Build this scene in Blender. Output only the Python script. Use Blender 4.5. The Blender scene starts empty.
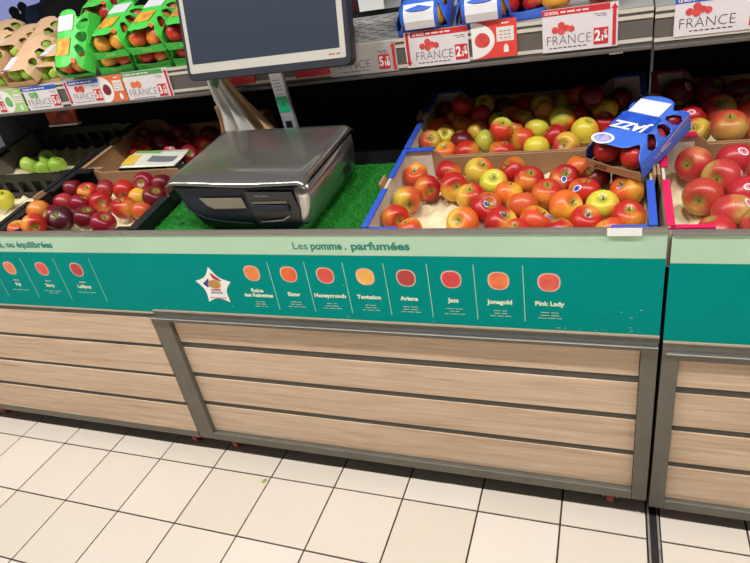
import bpy, bmesh, math, random
from mathutils import Vector, Matrix, Euler
S = bpy.context.scene
C = S.collection
PI = math.pi
random.seed(7)

# ---------------------------------------------------------------- camera, world, lights, exposure
cam_d = bpy.data.cameras.new('camera'); cam = bpy.data.objects.new('camera', cam_d); C.objects.link(cam)
cam_d.sensor_width = 36; cam_d.sensor_fit = 'HORIZONTAL'; cam_d.lens = 596.664/750*36
cam_d.clip_start = .02; cam_d.clip_end = 60
cam.matrix_world = Matrix(((0.933037,-0.025351,0.358886,2.118592),(0.320712,0.510675,-0.797719,-1.175538),(-0.163051,0.8594,0.484609,1.433545),(0,0,0,1)))
S.camera = cam
S.view_settings.view_transform = 'Standard'; S.view_settings.look = 'None'
S.view_settings.gamma = 1; S.view_settings.use_curve_mapping = False
S.view_settings.exposure = 0.3
w = bpy.data.worlds.new('world'); S.world = w; w.use_nodes = True
w.node_tree.nodes['Background'].inputs[0].default_value = (1.0, .98, .97, 1)
w.node_tree.nodes['Background'].inputs[1].default_value = 0.09
# the ceiling lamps over the aisle: one row of small spots above the display front, a softer unseen row further out, added to fill the stand fronts by floor bounce
for k in range(9):
    ld = bpy.data.lights.new('ceiling_spot', 'AREA'); ld.shape = 'DISK'; ld.size = .14
    ld.energy = 13; ld.color = (1.0, .985, .965); ld.spread = math.radians(150)
    lo = bpy.data.objects.new('ceiling_spot', ld); C.objects.link(lo); lo.location = (-2.2 + k*.85, -.82, 3.0)
for k in range(3):
    ld = bpy.data.lights.new('aisle_fill', 'AREA'); ld.shape = 'RECTANGLE'; ld.size = 1.6; ld.size_y = .3
    ld.energy = 40; ld.color = (1.0, .985, .965); ld.spread = math.radians(66)
    lo = bpy.data.objects.new('aisle_fill', ld); C.objects.link(lo)
    lo.location = (-1.2 + k*3.2, -2.5, 3.0)

# ---------------------------------------------------------------- helpers
def s2l(c):
    return tuple(((v/12.92) if v <= .04045 else ((v+.055)/1.055)**2.4) for v in c)
def rgb(r, g, b): return (*s2l((r/255, g/255, b/255)), 1)
MATS = {}
def mat(name, col, rough=.5, metal=0, noise=0, scale=20, emit=0, bump=0, alpha=1, trans=0, coat=0, stretch=None, col2=None):
    if name in MATS: return MATS[name]
    m = bpy.data.materials.new(name); m.use_nodes = True; nt = m.node_tree; b = nt.nodes['Principled BSDF']
    c = rgb(*col)
    b.inputs['Base Color'].default_value = c; b.inputs['Roughness'].default_value = rough; b.inputs['Metallic'].default_value = metal
    b.inputs['Coat Weight'].default_value = coat; b.inputs['Alpha'].default_value = alpha; b.inputs['Transmission Weight'].default_value = trans
    if noise or bump or col2:
        tc = nt.nodes.new('ShaderNodeTexCoord'); mp = nt.nodes.new('ShaderNodeMapping'); nz = nt.nodes.new('ShaderNodeTexNoise')
        nt.links.new(tc.outputs['Object'], mp.inputs[0]); nt.links.new(mp.outputs[0], nz.inputs['Vector'])
        if stretch: mp.inputs['Scale'].default_value = stretch
        oi = nt.nodes.new('ShaderNodeObjectInfo'); nz.noise_dimensions = '4D'
        mu = nt.nodes.new('ShaderNodeMath'); mu.operation = 'MULTIPLY'; mu.inputs[1].default_value = 37
        nt.links.new(oi.outputs['Random'], mu.inputs[0]); nt.links.new(mu.outputs[0], nz.inputs['W'])
        nz.inputs['Scale'].default_value = scale; nz.inputs['Detail'].default_value = 5
        mx = nt.nodes.new('ShaderNodeMix'); mx.data_type = 'RGBA'
        mr = nt.nodes.new('ShaderNodeMapRange'); mr.inputs['From Min'].default_value = .3; mr.inputs['From Max'].default_value = .7
        nt.links.new(nz.outputs['Fac'], mr.inputs['Value']); nt.links.new(mr.outputs[0], mx.inputs['Factor'])
        k = 1-noise
        mx.inputs[6].default_value = c
        mx.inputs[7].default_value = rgb(*col2) if col2 else (c[0]*k, c[1]*k, c[2]*k, 1)
        nt.links.new(mx.outputs[2], b.inputs['Base Color'])
        if bump:
            bp = nt.nodes.new('ShaderNodeBump'); bp.inputs['Strength'].default_value = bump; bp.inputs['Distance'].default_value = .002
            nt.links.new(nz.outputs['Fac'], bp.inputs['Height']); nt.links.new(bp.outputs[0], b.inputs['Normal'])
    if emit:
        b.inputs['Emission Color'].default_value = c; b.inputs['Emission Strength'].default_value = emit
    MATS[name] = m
    return m
class MB:
    """collects geometry, then build() links it as ONE mesh object"""
    def __init__(s): s.v = []; s.f = []
    def poly(s, pts):
        o = len(s.v); s.v += [tuple(p) for p in pts]; s.f.append(tuple(range(o, o+len(pts)))); return s
    def box(s, x0, x1, y0, y1, z0, z1, M=None):
        o = len(s.v)
        for x, y, z in ((x0,y0,z0),(x1,y0,z0),(x1,y1,z0),(x0,y1,z0),(x0,y0,z1),(x1,y0,z1),(x1,y1,z1),(x0,y1,z1)):
            p = Vector((x, y, z)); p = M @ p if M else p; s.v.append(tuple(p))
        for f in ((0,3,2,1),(4,5,6,7),(0,1,5,4),(1,2,6,5),(2,3,7,6),(3,0,4,7)): s.f.append(tuple(o+i for i in f))
        return s
    def loft(s, rings, cap=True, closed=True):
        o = len(s.v); n = len(rings[0])
        for r in rings: s.v += [tuple(p) for p in r]
        for i in range(len(rings)-1):
            for j in range(n if closed else n-1):
                a = o+i*n+j; b = o+i*n+(j+1) % n
                s.f.append((a, b, b+n, a+n))
        if cap: s.f.append(tuple(o+j for j in reversed(range(n)))); s.f.append(tuple(o+(len(rings)-1)*n+j for j in range(n)))
        return s
    def tube(s, pts, rad, n=10):
        rings = []
        pts = [Vector(p) for p in pts]
        for i, p in enumerate(pts):
            t = (pts[min(i+1, len(pts)-1)]-pts[max(i-1, 0)]).normalized()
            a = t.orthogonal().normalized() if i == 0 else (a - t*a.dot(t)).normalized()
            b = t.cross(a); r = rad[i] if isinstance(rad, (list, tuple)) else rad
            rings.append([p+(a*math.cos(2*PI*k/n)+b*math.sin(2*PI*k/n))*r for k in range(n)])
        return s.loft(rings)
    def grid(s, fn, nu, nv, skip=None):
        o = len(s.v)
        for i in range(nu+1):
            for j in range(nv+1): s.v.append(tuple(fn(i/nu, j/nv)))
        for i in range(nu):
            for j in range(nv):
                if skip and skip((i+.5)/nu, (j+.5)/nv): continue
                a = o+i*(nv+1)+j
                s.f.append((a, a+nv+1, a+nv+2, a+1))
        return s
    def disc(s, c, r, n=16, nz=None, ry=None):
        s.poly([(c[0]+r*math.cos(2*PI*k/n), c[1], c[2]+(ry or r)*math.sin(2*PI*k/n)) for k in range(n)]); return s
    def mesh(s, name, m=None, smooth=False):
        me = bpy.data.meshes.new(name); me.from_pydata(s.v, [], s.f); me.update()
        if m: me.materials.append(m)
        if smooth: me.shade_smooth()
        return me
    def build(s, name, m, parent=None, smooth=False, bevel=0, solid=0, auto=False):
        o = bpy.data.objects.new(name, s.mesh(name, m, smooth)); C.objects.link(o)
        if parent: o.parent = parent
        if solid:
            md = o.modifiers.new('solid', 'SOLIDIFY'); md.thickness = solid; md.offset = 0
        if bevel:
            md = o.modifiers.new('bevel', 'BEVEL'); md.width = bevel; md.segments = 2; md.limit_method = 'ANGLE'
        if auto: 
            me = o.data; me.shade_smooth()
            bm = bmesh.new(); bm.from_mesh(me)
            for e in bm.edges:
                e.smooth = not (len(e.link_faces) == 2 and e.calc_face_angle(0) > math.radians(35))
            bm.to_mesh(me); bm.free()
        return o
def thing(name, label, cat, loc=(0,0,0), rot=(0,0,0), group=None):
    o = bpy.data.objects.new(name, None); C.objects.link(o); o.empty_display_size = .05
    o.location = loc; o.rotation_euler = rot; o['label'] = label; o['category'] = cat
    if group: o['group'] = group
    return o
def tag(o, label, cat, group=None):
    o['label'] = label; o['category'] = cat
    if group: o['group'] = group
    return o
def structure(o): o['kind'] = 'structure'; return o
_dg = None
def text_mb(mb, body, size, M, bold=0, align='CENTER', sx=1.0, shear=0):
    """letters as flat geometry appended to mb; M maps the (x, y) text plane into place"""
    cu = bpy.data.curves.new('letters', 'FONT'); cu.body = body; cu.size = size; cu.align_x = align; cu.resolution_u = 3
    cu.offset = bold; cu.shear = shear; cu.fill_mode = 'FRONT'
    ob = bpy.data.objects.new('letters', cu); C.objects.link(ob)
    bpy.context.view_layer.update()
    dg = bpy.context.evaluated_depsgraph_get()
    me = bpy.data.meshes.new_from_object(ob.evaluated_get(dg), depsgraph=dg)
    o = len(mb.v)
    for v in me.vertices: mb.v.append(tuple(M @ Vector((v.co.x*sx, v.co.y, v.co.z))))
    for p in me.polygons: mb.f.append(tuple(o+i for i in p.vertices))
    bpy.data.objects.remove(ob); bpy.data.curves.remove(cu); bpy.data.meshes.remove(me)
    return mb
def text_fit(mb, body, size, x0, x1, y, z, bold):
    o = len(mb.v); text_mb(mb, body, size, FR(0, y, z), bold, 'LEFT')
    xs = [v[0] for v in mb.v[o:]]; a, b = min(xs), max(xs); k = (x1-x0)/(b-a)
    for i in range(o, len(mb.v)): v = mb.v[i]; mb.v[i] = (x0+(v[0]-a)*k, v[1], v[2])
def FR(x, y, z):     # text plane facing -Y at (x, y, z)
    return Matrix.Translation((x, y, z)) @ Matrix.Rotation(PI/2, 4, 'X')
AL = math.atan(.15); Z0 = .755
CA, SA = math.cos(AL), math.sin(AL)
def TP(x, s, n): return Vector((x, s*CA-n*SA, Z0+s*SA+n*CA))

# ---------------------------------------------------------------- materials
STEEL = mat('brushed grey steel', (118,113,104), .38, .75, .25, 9, stretch=(1, 1, 14))
FRAME = mat('grey painted frame metal', (112,108,98), .45, .35, .2, 14, bump=.05)
FRAMED = mat('dark grey backing', (86,83,76), .6, .1, .2, 12)
CHROME = mat('polished strip', (190,190,188), .22, .9)
BLACK = mat('black plastic', (22,22,24), .45, 0, .3, 30)
VBLACK = mat('matt black panel', (9,9,10), .8)
TEAL = mat('teal print', (0,140,132), .6, 0, .06, 5)
TEAL.node_tree.nodes['Principled BSDF'].inputs['Specular IOR Level'].default_value = .04
LEAF = mat('pale green print', (180,214,184), .45, 0, .12, 4)
WHITE = mat('white print', (238,236,232), .5)
CREAM = mat('cream print', (210,232,205), .5)
RED = mat('red print', (205,40,48), .5)
CORAL = mat('coral print', (226,66,56), .5)
ORANGE = mat('orange print', (226,112,66), .5)
PRBLUE = mat('blue print', (40,92,190), .5)
PRGREEN = mat('green print', (74,150,80), .5)
LIME = mat('light green print', (165,205,125), .5)
INK = mat('dark ink', (50,50,54), .55)
TEALINK = mat('teal ink', (20,128,112), .5)
KRAFT = mat('brown cardboard', (176,134,96), .8, 0, .18, 22, bump=.1)
KRAFTL = mat('light cardboard lining', (226,214,196), .8, 0, .08, 15)
BLUE = mat('blue printed cardboard', (52,92,205), .45, 0, .12, 10)
PINK = mat('pink printed cardboard', (226,32,92), .45, 0, .12, 10)
PULP = mat('pale moulded pulp', (238,224,184), .85, 0, .12, 30, bump=.2)
def wood_mat():
    m = bpy.data.materials.new('light oak laminate'); m.use_nodes = True; nt = m.node_tree; b = nt.nodes['Principled BSDF']
    L = nt.links.new
    tc = nt.nodes.new('ShaderNodeTexCoord'); oi = nt.nodes.new('ShaderNodeObjectInfo')
    mu = nt.nodes.new('ShaderNodeMath'); mu.operation = 'MULTIPLY'; mu.inputs[1].default_value = 61; L(oi.outputs['Random'], mu.inputs[0])
    mp = nt.nodes.new('ShaderNodeMapping'); mp.inputs['Scale'].default_value = (1.1, 1, 22); L(tc.outputs['Object'], mp.inputs[0])
    n1 = nt.nodes.new('ShaderNodeTexNoise'); n1.noise_dimensions = '4D'; n1.inputs['Scale'].default_value = 2.2; n1.inputs['Detail'].default_value = 6; n1.inputs['Distortion'].default_value = 1.2
    L(mp.outputs[0], n1.inputs['Vector']); L(mu.outputs[0], n1.inputs['W'])
    mp2 = nt.nodes.new('ShaderNodeMapping'); mp2.inputs['Scale'].default_value = (3, 1, 90); L(tc.outputs['Object'], mp2.inputs[0])
    n2 = nt.nodes.new('ShaderNodeTexNoise'); n2.noise_dimensions = '4D'; n2.inputs['Scale'].default_value = 4; L(mp2.outputs[0], n2.inputs['Vector']); L(mu.outputs[0], n2.inputs['W'])
    r = nt.nodes.new('ShaderNodeValToRGB'); e = r.color_ramp.elements
    e[0].position = .28; e[0].color = rgb(190,160,132); e[1].position = .70; e[1].color = rgb(222,197,170)
    x = r.color_ramp.elements.new(.48); x.color = rgb(210,181,152)
    L(n1.outputs['Fac'], r.inputs[0])
    mx = nt.nodes.new('ShaderNodeMix'); mx.data_type = 'RGBA'; mx.blend_type = 'MULTIPLY'; mx.inputs['Factor'].default_value = .35
    r2 = nt.nodes.new('ShaderNodeValToRGB'); r2.color_ramp.elements[0].color = (.6,.55,.5,1); r2.color_ramp.elements[0].position = .3; r2.color_ramp.elements[1].position = .6
    L(n2.outputs['Fac'], r2.inputs[0]); L(r.outputs[0], mx.inputs[6]); L(r2.outputs[0], mx.inputs[7]); L(mx.outputs[2], b.inputs['Base Color'])
    b.inputs['Roughness'].default_value = .5
    return m
WOOD = wood_mat()

def apple_mat(name, base, blush, amt, streak=.5, soft=.25, cav=(150,150,60)):
    """skin: base colour, blush over one flank with streaks running pole to pole, greenish stem cavity"""
    m = bpy.data.materials.new(name); m.use_nodes = True; nt = m.node_tree; b = nt.nodes['Principled BSDF']; L = nt.links.new
    N = nt.nodes.new
    tc = N('ShaderNodeTexCoord'); oi = N('ShaderNodeObjectInfo')
    mu = N('ShaderNodeMath'); mu.operation = 'MULTIPLY'; mu.inputs[1].default_value = 53; L(oi.outputs['Random'], mu.inputs[0])
    n1 = N('ShaderNodeTexNoise'); n1.noise_dimensions = '4D'; n1.inputs['Scale'].default_value = 1.1; n1.inputs['Detail'].default_value = 2
    L(tc.outputs['Object'], n1.inputs['Vector']); L(mu.outputs[0], n1.inputs['W'])
    mp = N('ShaderNodeMapping'); mp.inputs['Scale'].default_value = (1, 1, .12); L(tc.outputs['Object'], mp.inputs[0])
    n2 = N('ShaderNodeTexNoise'); n2.noise_dimensions = '4D'; n2.inputs['Scale'].default_value = 9; n2.inputs['Detail'].default_value = 3
    L(mp.outputs[0], n2.inputs['Vector']); L(mu.outputs[0], n2.inputs['W'])
    sx = N('ShaderNodeSeparateXYZ'); L(tc.outputs['Object'], sx.inputs[0])
    a1 = N('ShaderNodeMath'); a1.operation = 'MULTIPLY_ADD'; a1.inputs[1].default_value = .5; L(sx.outputs[0], a1.inputs[0]); L(n1.outputs['Fac'], a1.inputs[2])
    a2 = N('ShaderNodeMath'); a2.operation = 'MULTIPLY_ADD'; a2.inputs[1].default_value = streak*.6; L(n2.outputs['Fac'], a2.inputs[0]); L(a1.outputs[0], a2.inputs[2])
    mr = N('ShaderNodeMapRange'); mr.interpolation_type = 'SMOOTHSTEP'
    c0 = .5+streak*.3+.55*(1-2*amt)
    mr.inputs['From Min'].default_value = c0-soft; mr.inputs['From Max'].default_value = c0+soft; L(a2.outputs[0], mr.inputs['Value'])
    mx = N('ShaderNodeMix'); mx.data_type = 'RGBA'; L(mr.outputs[0], mx.inputs['Factor'])
    mx.inputs[6].default_value = rgb(*base); mx.inputs[7].default_value = rgb(*blush)
    # cavity tint close to the stem
    vl = N('ShaderNodeVectorMath'); vl.operation = 'LENGTH'
    m3 = N('ShaderNodeMapping'); m3.inputs['Scale'].default_value = (1, 1, 0); L(tc.outputs['Object'], m3.inputs[0]); L(m3.outputs[0], vl.inputs[0])
    c2 = N('ShaderNodeMapRange'); c2.inputs['From Min'].default_value = .15; c2.inputs['From Max'].default_value = .42; c2.inputs['To Min'].default_value = .85; c2.inputs['To Max'].default_value = 0
    L(vl.outputs['Value'], c2.inputs['Value'])
    mx2 = N('ShaderNodeMix'); mx2.data_type = 'RGBA'; L(c2.outputs[0], mx2.inputs['Factor']); L(mx.outputs[2], mx2.inputs[6]); mx2.inputs[7].default_value = rgb(*cav)
    # lenticels
    vo = N('ShaderNodeTexVoronoi'); vo.inputs['Scale'].default_value = 13; L(tc.outputs['Object'], vo.inputs['Vector'])
    c3 = N('ShaderNodeMapRange'); c3.inputs['From Min'].default_value = .05; c3.inputs['From Max'].default_value = .14; c3.inputs['To Min'].default_value = .28; c3.inputs['To Max'].default_value = 0
    L(vo.outputs['Distance'], c3.inputs['Value'])
    mx3 = N('ShaderNodeMix'); mx3.data_type = 'RGBA'; L(c3.outputs[0], mx3.inputs['Factor']); L(mx2.outputs[2], mx3.inputs[6]); mx3.inputs[7].default_value = rgb(235,215,150)
    L(mx3.outputs[2], b.inputs['Base Color'])
    b.inputs['Roughness'].default_value = .30; b.inputs['Specular IOR Level'].default_value = .5
    b.inputs['Subsurface Weight'].default_value = .0
    return m
AM = dict(
 orange=apple_mat('apple skin orange', (230,160,58), (212,78,40), .6),
 gold=apple_mat('apple skin gold', (216,182,66), (208,90,46), .5),
 red=apple_mat('apple skin red', (218,134,56), (180,30,34), .76),
 redorange=apple_mat('apple skin red orange', (226,138,56), (192,44,34), .74),
 redgold=apple_mat('apple skin red and gold', (226,178,64), (186,36,34), .54),
 orangegold=apple_mat('apple skin orange and gold', (240,184,58), (232,110,46), .5),
 greenyellow=apple_mat('apple skin green yellow', (212,204,66), (226,170,60), .2),
 greengold=apple_mat('apple skin green with blush', (200,200,74), (218,66,44), .42),
 yellow=apple_mat('apple skin yellow', (228,204,64), (234,160,60), .25),
 darkred=apple_mat('apple skin dark red', (132,36,40), (104,14,30), .8),
 crimson=apple_mat('apple skin crimson', (176,58,58), (140,20,42), .75),
 vdark=apple_mat('apple skin maroon', (86,26,38), (56,12,28), .8),
 pinkred=apple_mat('apple skin pink red', (214,128,84), (190,46,52), .78),
 pinkgreen=apple_mat('apple skin pink over green', (196,176,92), (194,62,58), .62),
 pinkgold=apple_mat('apple skin blushed gold', (204,160,82), (190,66,50), .62),
 green=apple_mat('apple skin green', (150,190,64), (176,206,90), .4))
STEM = mat('woody stem', (84,60,36), .8)
STK = {'b': mat('blue and white fruit sticker', (225,230,245), .4), 'w': mat('white fruit sticker', (240,232,232), .4)}
STK2 = {'b': mat('blue sticker print', (48,80,190), .4), 'w': mat('rose sticker print', (226,110,130), .4)}

# unit apple (radius 1, stem along +Z)
def prof(t):
    x = math.sin(t)*(1+.07*math.cos(t)) ; z = .95*math.cos(t)
    z -= .36*math.exp(-(t/.36)**2); z += .22*math.exp(-((PI-t)/.30)**2)
    return x, z
NT, NS = 18, 26
def apple_unit(lobes=0.0, ecc=0.0):
    mb = MB(); rings = []
    for i in range(1, NT):
        t = PI*(i/NT); x, z = prof(t)
        rings.append([(x*math.cos(a)*(1+ecc+lobes*math.cos(5*a)*max(0, -math.cos(t))), x*math.sin(a)*(1-ecc+lobes*math.cos(5*a)*max(0, -math.cos(t))), z) for a in [2*PI*k/NS for k in range(NS)]])
    mb.loft(rings, cap=False)
    top = len(mb.v); mb.v.append((0, 0, prof(0)[1])); bot = len(mb.v); mb.v.append((0, 0, prof(PI)[1]))
    for k in range(NS):
        mb.f.append((k, top, (k+1) % NS)); o = (NT-2)*NS; mb.f.append((o+k, o+(k+1) % NS, bot))
    bm = bmesh.new(); me = mb.mesh('apple', None, True); bm.from_mesh(me); bmesh.ops.recalc_face_normals(bm, faces=bm.faces); bm.to_mesh(me); bm.free()
    me.shade_smooth()
    return me
APPLE_BASE = [apple_unit(0, .0), apple_unit(.03, .02), apple_unit(.05, .035)]
AMESH = {}
for k, m in AM.items():
    for j, b in enumerate(APPLE_BASE):
        me = b.copy(); me.materials.append(m); AMESH[k, j] = me
_s = MB(); _s.tube([(0, 0, .46), (.02, .01, .66), (.07, .02, .84)], [.05, .035, .055], 6); STEM_ME = _s.mesh('stem', STEM, True)
def surf(d, ecc=0):
    d = Vector(d).normalized(); ang = math.atan2(math.hypot(d.x, d.y), d.z)
    lo, hi = 0, PI
    for _ in range(30):
        mid = (lo+hi)/2; x, z = prof(mid)
        if math.atan2(x, z) < ang: lo = mid
        else: hi = mid
    x, z = prof(lo); return d*math.hypot(x, z)
def sticker_mesh(d, r, name, m, lift):
    d = Vector(d).normalized(); a = d.orthogonal().normalized(); b = d.cross(a); mb = MB()
    rings = []
    for rr in (.25, .6, 1):
        rings.append([surf(d+(a*math.cos(q)*1.25+b*math.sin(q)*.85)*r*rr)*(1+lift) for q in [2*PI*k/16 for k in range(16)]])
    mb.loft(rings, cap=False); mb.f.append(tuple(range(16)))
    return mb.mesh(name, m, True)
def put_apple(loc, r, cls, axis=None, sticker=None, skind='', label='', group=None, name='apple', stem=True, squash=1.0):
    j = random.randrange(3)
    o = bpy.data.objects.new(name, AMESH[cls, j]); C.objects.link(o); o.location = loc
    if axis is None:
        axis = Vector((random.gauss(0, .5), random.gauss(0, .5), random.choice((1, 1, 1, -.6))))
    q = Vector(axis).to_track_quat('Z', 'Y') @ Matrix.Rotation(random.uniform(0, 2*PI), 3, 'Z').to_quaternion()
    o.rotation_mode = 'QUATERNION'; o.rotation_quaternion = q; k = r*.985; o.scale = (k, k, k)
    tag(o, label, 'apple', group)
    if stem:
        st = bpy.data.objects.new('stem', STEM_ME); C.objects.link(st); st.parent = o
    if sticker:
        d = q.inverted() @ Vector(sticker)
        for nm, rr, mm, lf in (('sticker', .24, STK[skind], .012), ):
            s = bpy.data.objects.new(nm, sticker_mesh(d, rr, nm, mm, lf)); C.objects.link(s); s.parent = o
            s2 = bpy.data.objects.new('sticker_print', sticker_mesh(d, rr*.72, 'sticker_print', STK2[skind], lf+.012)); C.objects.link(s2); s2.parent = s
    return o

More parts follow.
